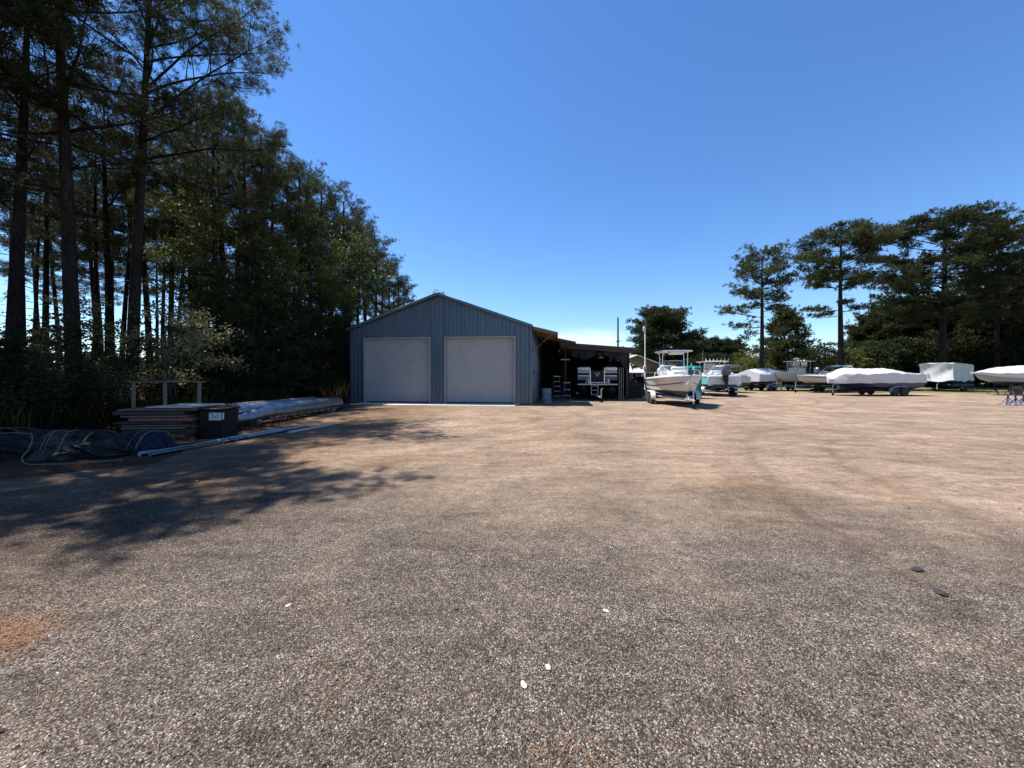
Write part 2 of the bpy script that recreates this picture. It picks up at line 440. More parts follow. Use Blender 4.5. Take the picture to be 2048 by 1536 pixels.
# ------------------------------------------------------------------ camera, sun, sky
SUN_AZ, SUN_EL = 68.0, 64.0          # degrees left of +Y, and up
def setup():
    cam = bpy.data.cameras.new('camera'); co = bpy.data.objects.new('camera', cam); COL.objects.link(co)
    cam.sensor_width = 36; cam.lens = 740 / 2048 * 36; cam.shift_y = -18 / 2048
    cam.clip_start = 0.05; cam.clip_end = 3000
    co.location = (0, 0, 1.6); co.rotation_euler = (R(90), 0, 0)
    SC.camera = co
    a, e = R(SUN_AZ), R(SUN_EL)
    to_sun = Vector((-math.sin(a) * math.cos(e), math.cos(a) * math.cos(e), math.sin(e)))
    sl = bpy.data.lights.new('sun', 'SUN'); sl.energy = 5.0; sl.angle = R(0.53); sl.color = (1.0, 0.955, 0.89)
    so = bpy.data.objects.new('sun', sl); COL.objects.link(so)
    so.rotation_euler = to_sun.to_track_quat('Z', 'Y').to_euler()
    so.location = to_sun * 60
    w = bpy.data.worlds.new('World'); SC.world = w; w.use_nodes = True
    nt = w.node_tree; bg = nt.nodes['Background']
    s = nt.nodes.new('ShaderNodeTexSky'); s.sky_type = 'NISHITA'; s.sun_disc = False
    s.sun_elevation = R(SUN_EL); s.sun_rotation = -a
    s.air_density = 1.0; s.dust_density = 0.0; s.ozone_density = 6.0
    hs = nt.nodes.new('ShaderNodeHueSaturation'); hs.inputs['Saturation'].default_value = 1.14
    hs.inputs['Hue'].default_value = 0.5035
    nt.links.new(s.outputs[0], hs.inputs['Color'])
    # one thin bank of cloud low over the sheds
    tc = nt.nodes.new('ShaderNodeTexCoord')
    sep = nt.nodes.new('ShaderNodeSeparateXYZ'); nt.links.new(tc.outputs['Generated'], sep.inputs[0])
    def mm(op, x, y=None, z=None):
        n = nt.nodes.new('ShaderNodeMath'); n.operation = op
        for k, v in enumerate((x, y, z)):
            if v is None: continue
            if isinstance(v, (int, float)): n.inputs[k].default_value = v
            else: nt.links.new(v, n.inputs[k])
        return n.outputs[0]
    dx = mm('DIVIDE', mm('SUBTRACT', sep.outputs['X'], 0.185), 0.15)
    dz = mm('DIVIDE', mm('SUBTRACT', sep.outputs['Z'], 0.085), 0.045)
    q = mm('SUBTRACT', 1.0, mm('ADD', mm('MULTIPLY', dx, dx), mm('MULTIPLY', dz, dz)))
    mp = nt.nodes.new('ShaderNodeMapping'); mp.inputs['Scale'].default_value = (1, 1, 5)
    nt.links.new(tc.outputs['Generated'], mp.inputs['Vector'])
    nz = noise(nt, 14, 5, 0.6, mp.outputs[0], 0.6)
    front = mm('GREATER_THAN', sep.outputs['Y'], 0.0)
    fac = mm('MULTIPLY', mm('MULTIPLY', mm('MAXIMUM', q, 0.0), mm('MULTIPLY', nz, 1.5)), front)
    fac = mm('MINIMUM', mm('MULTIPLY', fac, mm('ADD', 0.2, fac)), 0.5)
    col = mixc(nt, fac, hs.outputs['Color'], (6.2, 6.4, 6.6))
    nt.links.new(col, bg.inputs[0]); bg.inputs[1].default_value = 0.11
    vs = SC.view_settings; vs.view_transform = 'Standard'; vs.look = 'None'; vs.gamma = 1; vs.exposure = 0.88
    vs.use_curve_mapping = False
    cy = SC.cycles
    cy.use_denoising = True
    cy.max_bounces = 8; cy.transparent_max_bounces = 12
setup()

# ------------------------------------------------------------------ ground
def gravel_mat():
    m, nt, b = new_mat('gravel')
    v = coords(nt)
    def vor(scale, feat='F1'):
        n = N(nt, 'ShaderNodeTexVoronoi'); n.inputs['Scale'].default_value = scale; n.feature = feat
        nt.links.new(v, n.inputs['Vector']); return n
    v1, v2 = vor(165), vor(96)
    def cellval(n):
        s = N(nt, 'ShaderNodeSeparateColor'); nt.links.new(n.outputs['Color'], s.inputs[0]); return s.outputs[0]
    stops = [(0.0, (0.014, 0.0116, 0.0094)), (0.28, (0.037, 0.0305, 0.0248)), (0.54, (0.076, 0.063, 0.0518)), (0.77, (0.135, 0.1125, 0.0935)),
             (0.92, (0.23, 0.197, 0.166)), (1.0, (0.50, 0.455, 0.405))]
    r1 = ramp(nt, stops); nt.links.new(cellval(v1), r1.inputs[0])
    r2 = ramp(nt, stops); nt.links.new(cellval(v2), r2.inputs[0])
    stone = mixc(nt, 0.26, r1.outputs[0], r2.outputs[0])
    # tan dust ground into the travelled middle of the yard, broken into drifts and wheel streaks
    sep = N(nt, 'ShaderNodeSeparateXYZ'); nt.links.new(v, sep.inputs[0])
    def mm(op, x, y=None):
        n = N(nt, 'ShaderNodeMath'); n.operation = op
        for k, q in enumerate((x, y)):
            if q is None: continue
            if isinstance(q, (int, float)): n.inputs[k].default_value = q
            else: nt.links.new(q, n.inputs[k])
        return n.outputs[0]
    wide = noise(nt, 0.16, 4, 0.6, v, 0.4)
    fine = noise(nt, 1.1, 5, 0.7, v, 0.5)
    st = noise(nt, 0.55, 5, 0.7, coords(nt, (0.35, 2.4, 1), rot=(0, 0, R(-12))), 0.8)
    far = N(nt, 'ShaderNodeMapRange'); far.interpolation_type = 'SMOOTHSTEP'
    far.inputs['From Min'].default_value = 2.4; far.inputs['From Max'].default_value = 7.0
    # the dusty tract: from about six metres out, less towards the tree edge
    ysh = mm('ADD', sep.outputs['Y'], mm('MULTIPLY', mm('SUBTRACT', wide, 0.5), 5.0))
    ysh = mm('ADD', ysh, mm('MULTIPLY', sep.outputs['X'], 0.17))
    nt.links.new(ysh, far.inputs['Value'])
    dm = mm('MULTIPLY', far.outputs[0], mm('ADD', 0.30, mm('MULTIPLY', st, 1.0)))
    dm = mm('ADD', dm, mm('MULTIPLY', mm('SUBTRACT', fine, 0.5), 0.9))
    dr = ramp(nt, [(0.02, 0.0), (0.75, 0.80)]); nt.links.new(dm, dr.inputs[0])
    dustc = ramp(nt, [(0.3, (0.195, 0.138, 0.096)), (0.55, (0.285, 0.215, 0.154)), (0.8, (0.37, 0.29, 0.22))])
    nt.links.new(noise(nt, 0.8, 6, 0.7, v, 0.3), dustc.inputs[0])
    grain = ramp(nt, [(0.0, 0.55), (0.5, 1.0), (1.0, 1.35)]); nt.links.new(cellval(v1), grain.inputs[0])
    dust = mixc(nt, 1.0, dustc.outputs[0], grain.outputs[0], 'MULTIPLY')
    c = mixc(nt, dr.outputs[0], stone, dust)
    # damp brown patches
    pr = ramp(nt, [(0.58, 0), (0.70, 0.75)]); nt.links.new(noise(nt, 0.45, 5, 0.65, coords(nt, (0.8, 1.3, 1)), 0.7), pr.inputs[0])
    c = mixc(nt, pr.outputs[0], c, mixc(nt, 1.0, c, (0.72, 0.60, 0.50), 'MULTIPLY'))
    tone = ramp(nt, [(0.3, 0.80), (0.7, 1.28)]); nt.links.new(noise(nt, 0.33, 5, 0.6, v), tone.inputs[0])
    c = mixc(nt, 1.0, c, tone.outputs[0], 'MULTIPLY')
    mo = ramp(nt, [(0.32, 0.62), (0.5, 1.0), (0.68, 1.42)]); nt.links.new(noise(nt, 7.5, 8, 0.82, v, 0.3), mo.inputs[0])
    c = mixc(nt, 1.0, c, mo.outputs[0], 'MULTIPLY')
    mo2 = ramp(nt, [(0.35, 0.78), (0.65, 1.24)]); nt.links.new(noise(nt, 2.2, 6, 0.75, coords(nt, (0.45, 1.6, 1), rot=(0, 0, R(-8))), 0.5), mo2.inputs[0])
    c = mixc(nt, 1.0, c, mo2.outputs[0], 'MULTIPLY')
    # needles and leaf mould trodden in towards the wood edge; the darkening also paints deeper tree shade
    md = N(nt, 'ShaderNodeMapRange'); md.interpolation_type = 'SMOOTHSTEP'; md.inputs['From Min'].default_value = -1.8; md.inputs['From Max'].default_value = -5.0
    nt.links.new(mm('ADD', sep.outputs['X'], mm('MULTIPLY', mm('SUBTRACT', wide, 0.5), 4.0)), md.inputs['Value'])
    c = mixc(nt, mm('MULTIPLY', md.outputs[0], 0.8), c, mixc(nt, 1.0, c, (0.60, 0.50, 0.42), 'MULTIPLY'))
    c = mixc(nt, 1.0, c, (1.13, 1.08, 1.035), 'MULTIPLY')      # brown fines coat every stone
    # faint curved wheel tracks pressed into the dust
    tr = None
    for (cx, cy, rad) in ((15.0, 1.0, 11.2), (-7.5, 15.5, 9.4), (6.0, 33.0, 17.0), (22.0, 14.0, 12.5), (1.5, -8.0, 16.5)):
        dx = mm('SUBTRACT', sep.outputs['X'], cx); dy = mm('SUBTRACT', sep.outputs['Y'], cy)
        d = mm('SQRT', mm('ADD', mm('MULTIPLY', dx, dx), mm('MULTIPLY', dy, dy)))
        d = mm('ADD', mm('SUBTRACT', d, rad), mm('MULTIPLY', mm('SUBTRACT', wide, 0.5), 2.5))
        e_ = mm('SUBTRACT', mm('ABSOLUTE', d), 0.78)
        g = mm('MAXIMUM', mm('SUBTRACT', 1.0, mm('DIVIDE', mm('ABSOLUTE', e_), 0.22)), 0.0)
        tr = g if tr is None else mm('MAXIMUM', tr, g)
    tk = mm('MULTIPLY', tr, mm('MULTIPLY', fine, 0.95))
    c = mixc(nt, tk, c, mixc(nt, 1.0, c, (0.62, 0.58, 0.54), 'MULTIPLY'))
    nt.links.new(c, b.inputs['Base Color']); b.inputs['Roughness'].default_value = 0.92
    b.inputs['Specular IOR Level'].default_value = 0.15
    h = mm('ADD', mm('MULTIPLY', v1.outputs['Distance'], -0.9), mm('MULTIPLY', v2.outputs['Distance'], -0.9))
    h = mm('ADD', h, mm('MULTIPLY', noise(nt, 3.0, 7, 0.75, v), 1.9))
    bump(nt, b, h, 0.8, 0.011)
    return m
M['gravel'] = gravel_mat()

def ground_mat(name, stops, sc=2.0, bmp=0.5):
    m, nt, b = new_mat(name)
    v = coords(nt)
    rp = ramp(nt, stops); nt.links.new(noise(nt, sc, 8, 0.72, v, 0.3), rp.inputs[0])
    t = ramp(nt, [(0.3, 0.7), (0.7, 1.2)]); nt.links.new(noise(nt, 0.2, 3, 0.5, v), t.inputs[0])
    nt.links.new(mixc(nt, 1.0, rp.outputs[0], t.outputs[0], 'MULTIPLY'), b.inputs['Base Color'])
    b.inputs['Roughness'].default_value = 0.95; b.inputs['Specular IOR Level'].default_value = 0.1
    bump(nt, b, noise(nt, sc * 12, 6, 0.7, v), bmp, 0.04)
    return m
M['soil'] = ground_mat('field_ground', [(0.25, (0.07, 0.085, 0.03)), (0.5, (0.13, 0.135, 0.05)), (0.75, (0.22, 0.19, 0.09))], 1.2)
M['litter'] = ground_mat('needle_litter', [(0.25, (0.04, 0.022, 0.014)), (0.5, (0.10, 0.05, 0.03)), (0.72, (0.17, 0.085, 0.045)), (0.85, (0.24, 0.15, 0.08))], 5.0, 0.8)
M['lawn'] = ground_mat('rough_grass', [(0.25, (0.08, 0.10, 0.03)), (0.5, (0.15, 0.15, 0.055)), (0.75, (0.30, 0.24, 0.12))], 2.5)

rnd = random.Random(5)
def sheet(name, pts, z, mat, jit=0.0, sub=1):
    P = []
    n = len(pts)
    for i in range(n):
        a, b_ = Vector(pts[i]), Vector(pts[(i + 1) % n])
        k = max(1, int((b_ - a).length / sub)) if sub else 1
        for j in range(k):
            p = a.lerp(b_, j / k)
            P.append((p.x + rnd.uniform(-jit, jit), p.y + rnd.uniform(-jit, jit), z))
    mb = MB(); mb.add(P, [tuple(range(len(P)))])
    me = mb.mesh(name, mat, 0)
    bm = bmesh.new(); bm.from_mesh(me)
    bmesh.ops.triangulate(bm, faces=bm.faces)
    for f in bm.faces:
        if f.normal.z < 0: f.normal_flip()
    bm.to_mesh(me); bm.free()
    o = link_mesh(name, me)
    return tag(o, kind='structure')

sheet('ground', [(-1500, -200), (1500, -200), (1500, 2500), (-1500, 2500)], -0.012, M['soil'], 0, 0)
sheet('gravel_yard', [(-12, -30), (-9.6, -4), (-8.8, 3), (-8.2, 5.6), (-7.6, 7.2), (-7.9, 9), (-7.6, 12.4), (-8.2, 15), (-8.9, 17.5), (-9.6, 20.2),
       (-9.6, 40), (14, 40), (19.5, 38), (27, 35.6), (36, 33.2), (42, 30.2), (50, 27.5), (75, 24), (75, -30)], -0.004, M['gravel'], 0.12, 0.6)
sheet('forest_floor', [(-90, -40), (-9.9, -40), (-9.3, -4), (-8.5, 3), (-7.9, 5.6), (-6.6, 6.6), (-6.9, 7.6), (-7.6, 9), (-7.3, 12.4), (-7.9, 15), (-8.7, 17.5), (-9.3, 20.2),
       (-9.6, 60), (-9.6, 90), (-90, 90)], 0.0, M['litter'], 0.14, 0.5)
sheet('grass_strip', [(13.5, 41), (19.5, 38.4), (27, 35.9), (36, 33.4), (42, 30.4), (50, 27.6), (80, 24), (120, 70), (10, 70)], -0.008, M['lawn'], 0.3, 0.9)

# loose stones over the near yard: past counting, one mesh
def stones():
    rg = np.random.default_rng(11)
    ico = [(0, 0, 1)] + [(math.cos(t) * .9, math.sin(t) * .9, .45) for t in np.arange(5) * 2 * PI / 5] + \
          [(math.cos(t + .63) * .9, math.sin(t + .63) * .9, -.45) for t in np.arange(5) * 2 * PI / 5] + [(0, 0, -1)]
    ico = np.array(ico)
    tri = []
    for k in range(5):
        a, b_ = 1 + k, 1 + (k + 1) % 5
        c, d = 6 + k, 6 + (k + 1) % 5
        tri += [(0, a, b_), (a, c, b_), (b_, c, d), (11, d, c)]
    tri = np.array(tri)
    n = 24000
    y = 1.25 + 6.5 * rg.random(n) ** 2.1
    x = (rg.random(n) * 2 - 1) * (y * 1.45 + .3)
    sz = np.exp(rg.normal(np.log(0.0030), 0.34, n))
    big = rg.random(n) < 0.010
    sz = np.where(big, sz * rg.uniform(1.6, 2.6, n), sz)
    keep = (x > -8.0 - 0 * y)
    x, y, sz = x[keep], y[keep], sz[keep]; n = len(x)
    ang = rg.random(n) * 2 * PI
    sc = np.stack([sz * rg.uniform(.9, 1.7, n), sz * rg.uniform(.7, 1.1, n), sz * rg.uniform(.45, .8, n)], 1)
    V = ico[None] * (1 + rg.normal(0, .14, (n, 12, 1))) * sc[:, None, :]
    tl = rg.normal(0, .25, (n, 1)); 
    V[..., 2] += V[..., 0] * tl
    c, s = np.cos(ang)[:, None], np.sin(ang)[:, None]
    X = V[..., 0] * c - V[..., 1] * s + x[:, None]
    Y = V[..., 0] * s + V[..., 1] * c + y[:, None]
    Z = V[..., 2] + (sc[:, 2] * .35)[:, None] - 0.004
    W = np.stack([X, Y, Z], -1)
    F = (tri[None] + (np.arange(n) * 12)[:, None, None]).reshape(-1, 3)
    me = bpy.data.meshes.new('loose_gravel')
    me.vertices.add(n * 12); me.vertices.foreach_set('co', W.reshape(-1).astype(np.float32))
    me.loops.add(F.size); me.loops.foreach_set('vertex_index', F.reshape(-1).astype(np.int32))
    me.polygons.add(len(F)); me.polygons.foreach_set('loop_start', np.arange(0, F.size, 3, dtype=np.int32))
    m, nt, b = new_mat('loose_stone')
    geo = N(nt, 'ShaderNodeNewGeometry')
    rp = ramp(nt, [(0.0, (0.015, 0.012, 0.0102)), (0.35, (0.042, 0.033, 0.0275)), (0.64, (0.09, 0.072, 0.061)), (0.85, (0.17, 0.142, 0.122)), (0.95, (0.30, 0.262, 0.232)), (1.0, (0.52, 0.49, 0.455))])
    nt.links.new(geo.outputs['Random Per Island'], rp.inputs[0])
    v = coords(nt); t = ramp(nt, [(0.3, 0.75), (0.7, 1.2)]); nt.links.new(noise(nt, 150, 3, 0.6, v), t.inputs[0])
    nt.links.new(mixc(nt, 1.0, rp.outputs[0], t.outputs[0], 'MULTIPLY'), b.inputs['Base Color'])
    b.inputs['Roughness'].default_value = 0.75; b.inputs['Specular IOR Level'].default_value = 0.3
    me.materials.append(m)
    me.update(calc_edges=True); me.validate()
    o = link_mesh('loose_gravel', me)
    tag(o, kind='stuff', label='loose grey and white gravel stones scattered over the near yard', cat='gravel')
stones()

def needle_scatter(name, spots, n, label, mat, L=0.065, w=0.0010, seed=3, zoff=0.006):
    rg = np.random.default_rng(seed)
    allV = []
    for (cx, cy, rx, ry, cnt) in spots:
        k = cnt
        x = cx + rg.normal(0, rx, k); y = cy + rg.normal(0, ry, k)
        a = rg.random(k) * 2 * PI; l = L * rg.uniform(.6, 1.3, k)
        d = np.stack([np.cos(a), np.sin(a), rg.normal(0, .12, k)], 1); s_ = np.stack([-np.sin(a), np.cos(a), np.zeros(k)], 1) * w
        p = np.stack([x, y, zoff + rg.random(k) * .012], 1)
        allV.append(np.stack([p - d * l[:, None] / 2 - s_, p - d * l[:, None] / 2 + s_, p + d * l[:, None] / 2 + s_, p + d * l[:, None] / 2 - s_], 1))
    V = np.concatenate(allV)
    o = link_mesh(name, quads_mesh(name, V, mat)); tag(o, kind='stuff', label=label, cat='pine needles')
needle_scatter('fallen_pine_needles', [(-3.05, 2.2, .14, .10, 560), (-3.3, 2.35, .2, .1, 380), (-1.45, 2.6, .14, .08, 45), (-0.9, 1.9, .12, .08, 40), (0.25, 1.55, .10, .05, 60), (1.0, 1.75, .25, .1, 30),
    (0.9, 1.5, .3, .1, 25), (-0.4, 3.4, .6, .5, 120), (-2.4, 1.6, .4, .15, 110), (-1.5, 2.0, 1.2, .5, 110)], 0, 'orange fallen pine needles lying in small drifts on the gravel', M['strawneedle'])
# ------------------------------------------------------------------ vegetation
def needles(rg, C, D, L, w, K, spread=0.75):
    n = len(C)
    d = unit(D[:, None, :] + spread * rg.normal(0, 1, (n, K, 3)))
    l = L * rg.uniform(.65, 1.25, (n, K, 1))
    base = C[:, None, :] + rg.normal(0, L * .12, (n, K, 3))
    s = unit(np.cross(d, rg.normal(0, 1, (n, K, 3)))) * w
    V = np.stack([base, base + d * l * .55 + s, base + d * l, base + d * l * .55 - s], 2)
    return V.reshape(-1, 4, 3)

def leaves(rg, C, size, up=0.6):
    n = len(C)
    nrm = unit(rg.normal(0, 1, (n, 3)) + np.array([0, 0, up]))
    a = unit(np.cross(nrm, rg.normal(0, 1, (n, 3)))); b = np.cross(nrm, a)
    s = size * rg.uniform(.6, 1.3, (n, 1))
    V = np.stack([C - a * s, C + b * s * .55 - a * s * .1, C + a * s, C - b * s * .55 - a * s * .1], 1)
    return V

def curve_pts(p0, phi, elev, L, curl, n, rnd_, wig=0.12):
    pts = [Vector(p0)]; ph = phi; el = elev
    st = L / n
    for i in range(n):
        el += curl / n + rnd_.uniform(-wig, wig) * .7
        ph += rnd_.uniform(-wig, wig)
        d = Vector((math.cos(ph) * math.cos(el), math.sin(ph) * math.cos(el), math.sin(el)))
        pts.append(pts[-1] + d * st)
    return pts

def pine(name, seed, H, r0, cb, Rmax, limbs=22, extra=(), needle=(0.2, 0.013, 11), lean=(0, 0), mat='needle', dead=6, tuft_step=0.16,
         prof=None, subs=8, clump=4, trunk_n=10, flat=0.5, bow=0.0, rise=55, cap=None):
    """returns (trunk mesh, crown mesh). extra: explicit limbs (z, phi deg, length, elev deg, curl deg)"""
    rr = random.Random(seed); rg = np.random.default_rng(seed)
    mb = MB()
    nseg = 12
    ox, oy = rr.uniform(-.5, .5), rr.uniform(-.5, .5)
    def axis(z):
        t = z / H
        return Vector((lean[0] * t + bow * math.sin(t * PI) + .07 * math.sin(5 * t + ox * 6), lean[1] * t + .07 * math.sin(4.2 * t + oy * 6), z))
    def rad(z):
        t = z / H
        return r0 * (1.0 - .80 * t ** 1.15) * (1 + .35 * math.exp(-z / .35))
    zs = [0 - .15, .25, .7] + [H * (i / nseg) for i in range(1, nseg + 1)]
    zs = sorted(z for z in zs)
    mb.tube([axis(max(z, 0)) - Vector((0, 0, .15 if z < 0 else 0)) for z in zs], [rad(max(z, 0)) for z in zs], trunk_n)
    prof = prof or (lambda u: (0.55 + 0.9 * u) if u < .35 else (0.865 + .135 * math.sin((u - .35) / .65 * PI)) * math.sqrt(max(0.04, 1 - ((u - .35) / .68) ** 2.6)))
    LL = []
    for i in range(limbs):
        u = (i + rr.uniform(0, .9)) / limbs
        z = cb + (H - cb) * (u ** .92) * .985
        phi = i * 2.399 + rr.uniform(-.5, .5)
        L = Rmax * prof(u) * (rr.uniform(.72, 1.12) if rise > 40 else rr.uniform(.88, 1.04))
        el = R(-8 + rise * u ** 1.3 + rr.uniform(-12, 12)); curl = R(rr.uniform(5, 35))
        LL.append((z, phi, L, el, curl))
    for (z, pd, L, ed, cd) in extra: LL.append((z, R(pd), L, R(ed), R(cd)))
    C = []; D = []
    for (z, phi, L, el, curl) in LL:
        p0 = axis(z); n = 7
        pts = curve_pts(p0, phi, el, L, curl, n, rr)
        if cap:      # the flat-domed head of an old pine: limbs stop at the dome
            for p in pts: p.z = min(p.z, cap(math.hypot(p.x, p.y)) - .35)
        rb = min(rad(z) * .5, .018 + L * .014)
        mb.tube(pts, [rb * (1 - .85 * k / n) for k in range(n + 1)], 5, cap=False)
        ns = max(3, int(subs * (.4 + .6 * L / Rmax)))
        for k in range(ns):
            t = .28 + .72 * (k + rr.random() * .7) / ns
            fi = min(n - 1e-3, t * n); a = pts[int(fi)].lerp(pts[int(fi) + 1], fi - int(fi))
            d = (pts[int(fi) + 1] - pts[int(fi)]).normalized()
            ph = math.atan2(d.y, d.x) + (1 if k % 2 else -1) * R(rr.uniform(28, 70)) * (1 if k < ns - 1 else .2)
            l = max(.35, L * .36 * (1.15 - .7 * t)) * rr.uniform(.7, 1.25)
            e2 = math.asin(max(-1, min(1, d.z))) * .5 + R(rr.uniform(-2, 30))
            sp = curve_pts(a, ph, e2, l, R(rr.uniform(0, 40)), 4, rr, .2)
            mb.tube(sp, [rb * .4 * (1 - t * .5), rb * .3 * (1 - t * .5), .012, .008, .006], 4, cap=False)
            m_ = max(2, int(l / tuft_step))
            for q in range(m_):
                tt = .3 + .7 * (q + .8) / m_; f2 = min(3.999, tt * 4)
                c = sp[int(f2)].lerp(sp[int(f2) + 1], f2 - int(f2))
                dd = (sp[int(f2) + 1] - sp[int(f2)]).normalized()
                for _ in range(clump):
                    g = np.array(rr.gauss(0, 1)), rr.gauss(0, 1), rr.gauss(0, 1)
                    off = Vector((float(g[0]), g[1], g[2] * flat)) * (.10 + .10 * tt) * (tuft_step / .16)
                    C.append(c + off); D.append(dd * .7 + off.normalized() * .5 + Vector((0, 0, .35)))
    for i in range(dead):
        z = cb * rr.uniform(.45, .98); phi = rr.uniform(0, 6.28)
        pts = curve_pts(axis(z), phi, R(rr.uniform(-25, 10)), rr.uniform(.5, 1.8), R(-10), 4, rr, .2)
        mb.tube(pts, [.022, .018, .014, .01, .006], 4, cap=False)
    tm = mb.mesh(name + '_trunk', M['bark'], 60, fix=False)
    C = np.array(C); D = np.array(D)
    if cap:
        lim = np.array([cap(math.hypot(c[0], c[1])) for c in C]) + rg.normal(0, .22, len(C))
        keep = C[:, 2] < lim; C = C[keep]; D = D[keep]
    V = needles(rg, C, D, needle[0], needle[1], needle[2])
    cm = quads_mesh(name + '_crown', V, M[mat])
    return tm, cm

def leaftree(name, seed, H, r0, blobs, lsize, nleaf, mat='spring', stems=1, lean=0.0, twigs=True):
    """blobs: (x, y, z, rx, rz, weight); limbs reach into each; leaves fill clumpy shells"""
    rr = random.Random(seed); rg = np.random.default_rng(seed)
    mb = MB(); C = []
    tot = sum(b[5] for b in blobs)
    for s_ in range(stems):
        sx = 0 if stems == 1 else rr.uniform(-.25, .25)
        pts = [Vector((sx, 0, -.15))] + [Vector((sx * (1 + t) + lean * t + rr.uniform(-.08, .08), rr.uniform(-.08, .08), H * t)) for t in (.2, .45, .7, .9)]
        mb.tube(pts, [r0 * 1.2, r0, r0 * .75, r0 * .45, r0 * .15], 7)
    for (x, y, z, rx, rz, w) in blobs:
        a = Vector((lean * .4, 0, max(.2, min(z - rz * .7, H * .6)))); e = Vector((x, y, z))
        mid = a.lerp(e, .5) + Vector((rr.uniform(-.2, .2), rr.uniform(-.2, .2), -.1 * rz))
        mb.tube([a, mid, e], [r0 * .45, r0 * .28, r0 * .08], 5, cap=False)
        k = int(nleaf * w / tot)
        ntw = max(6, k // 22)
        u = unit(rg.normal(0, 1, (ntw, 3))) * (rg.random((ntw, 1)) ** .45)
        tw = u * np.array([rx, rx, rz]) + np.array([x, y, z])
        if twigs:
            for q in range(0, ntw, 3):
                mb.tube([e.lerp(Vector(tw[q]), .1), Vector(tw[q])], [r0 * .07, .004], 3, cap=False)
        idx = rg.integers(0, ntw, k)
        C.append(tw[idx] + rg.normal(0, 1, (k, 3)) * np.array([.16, .16, .09]) * (rx ** .5))
    C = np.concatenate(C)
    C = C[C[:, 2] > 0.05]
    tm = mb.mesh(name + '_trunk', M['greybark'], 60, fix=False)
    cm = quads_mesh(name + '_crown', leaves(rg, C, lsize), M[mat])
    return tm, cm

def plant(name, meshes, loc, rz, label, cat, group=None, scale=1.0, parts=('trunk', 'crown'), zs=1.0):
    e = empty(name, loc, rz, label, cat, group, scale)
    e.scale = (scale, scale, scale * zs)
    link_mesh(parts[0], meshes[0], e); link_mesh(parts[1], meshes[1], e)
    return e

def at(px, Y):      # world x of a photograph column at distance Y
    return (px - 1024) / 740 * Y

# --- the two tall pines standing in front on the left
pA = pine('front_pine_leaning', 21, 17.5, .20, 7.8, 4.4, 32, lean=(-1.1, .3), mat='needle_dark', needle=(.19, .0065, 17),
          extra=[(9.2, 10, 3.6, 18, 10), (10.4, -20, 3.4, 25, 5), (9.8, 170, 4.2, 20, 10), (11.6, 150, 4.0, 35, 10), (7.4, 185, 2.6, 0, 5)])
plant('pine_tree', pA, (at(152, 11.4), 11.4, 0), 0, 'tall dark pine with a bare leaning trunk, left of the other tall front pine', 'tree')
pB = pine('front_pine_branching', 8, 19.0, .20, 9.6, 4.2, 20, lean=(.75, 0), mat='needle', needle=(.18, .0065, 18),
          extra=[(11.3, -8, 6.3, 6, 4), (12.2, 4, 5.2, 32, -38), (12.4, -22, 5.6, 14, 6), (13.4, 0, 4.3, 18, 6), (14.4, 10, 3.1, 20, 10), (14.0, -25, 3.5, 10, 14),
                 (9.7, -4, 5.4, 8, -16), (10.4, -18, 4.4, 2, 0), (13.0, 175, 3.4, 55, -10), (15.2, 5, 2.5, 28, 0), (11.9, 160, 3.2, 45, 0)])
plant('pine_tree', pB, (at(264, 14.0), 14.0, 0), 0, 'tall pine reaching long bare-based limbs to the right over the yard', 'tree')

# --- generic pines of the stand on the left
gp = [pine('stand_pine_a', 31, 16.0, .19, 7.6, 2.9, 22, needle=(.22, .010, 14), mat='needle'),
      pine('stand_pine_b', 32, 15.0, .16, 8.4, 2.5, 20, needle=(.22, .010, 14), mat='needle_dark', lean=(.5, .2)),
      pine('stand_pine_c', 33, 17.0, .22, 8.0, 3.2, 24, needle=(.22, .010, 14), mat='needle_brown', lean=(-.4, .3)),
      pine('stand_pine_d', 34, 14.0, .13, 7.0, 2.2, 18, needle=(.22, .010, 14), mat='needle_dark', lean=(.3, -.3)),
      pine('edge_pine_low', 35, 15.5, .2, 4.2, 3.0, 30, needle=(.22, .010, 14), mat='needle')]
rt = random.Random(77)
LAB_IN = 'slender bare-trunked pine deep in the dark stand behind the two tall front pines'
GRP_IN = 'pines in the dark stand behind the tall front pines'
LAB_ED = 'full-crowned pine along the wood edge running back to the metal workshop'
GRP_ED = 'pines along the wood edge beside the workshop'
# stand seen between and behind the front trees: (column, distance, kind, scale)
stand = [(18, 12.5, 2, .95), (42, 17, 1, 1.0), (62, 24, 3, 1.05), (92, 21, 1, 1.05), (182, 20, 3, 1.05), (196, 25, 1, 1.05), (213, 18.5, 0, .95), (232, 26, 3, 1.1),
         (243, 22, 1, .95), (300, 20, 1, 1.05), (330, 27, 3, 1.15), (344, 24, 0, 1.0), (352, 31, 1, 1.1), (380, 28, 3, 1.1), (392, 21, 0, 1.0), (402, 24.5, 2, 1.0),
         (120, 30, 1, 1.1), (20, 30, 1, 1.1), (-30, 15, 0, 1.0), (155, 34, 2, 1.05), (270, 33, 2, 1.05), (315, 38, 1, 1.1), (420, 33, 1, 1.1), (80, 40, 2, 1.1), (205, 42, 2, 1.1)]
for (px, Y, k, s) in stand:
    plant('pine_tree', gp[k], (at(px, Y), Y, 0), rt.uniform(0, 6.28), LAB_IN, 'tree', GRP_IN, s)
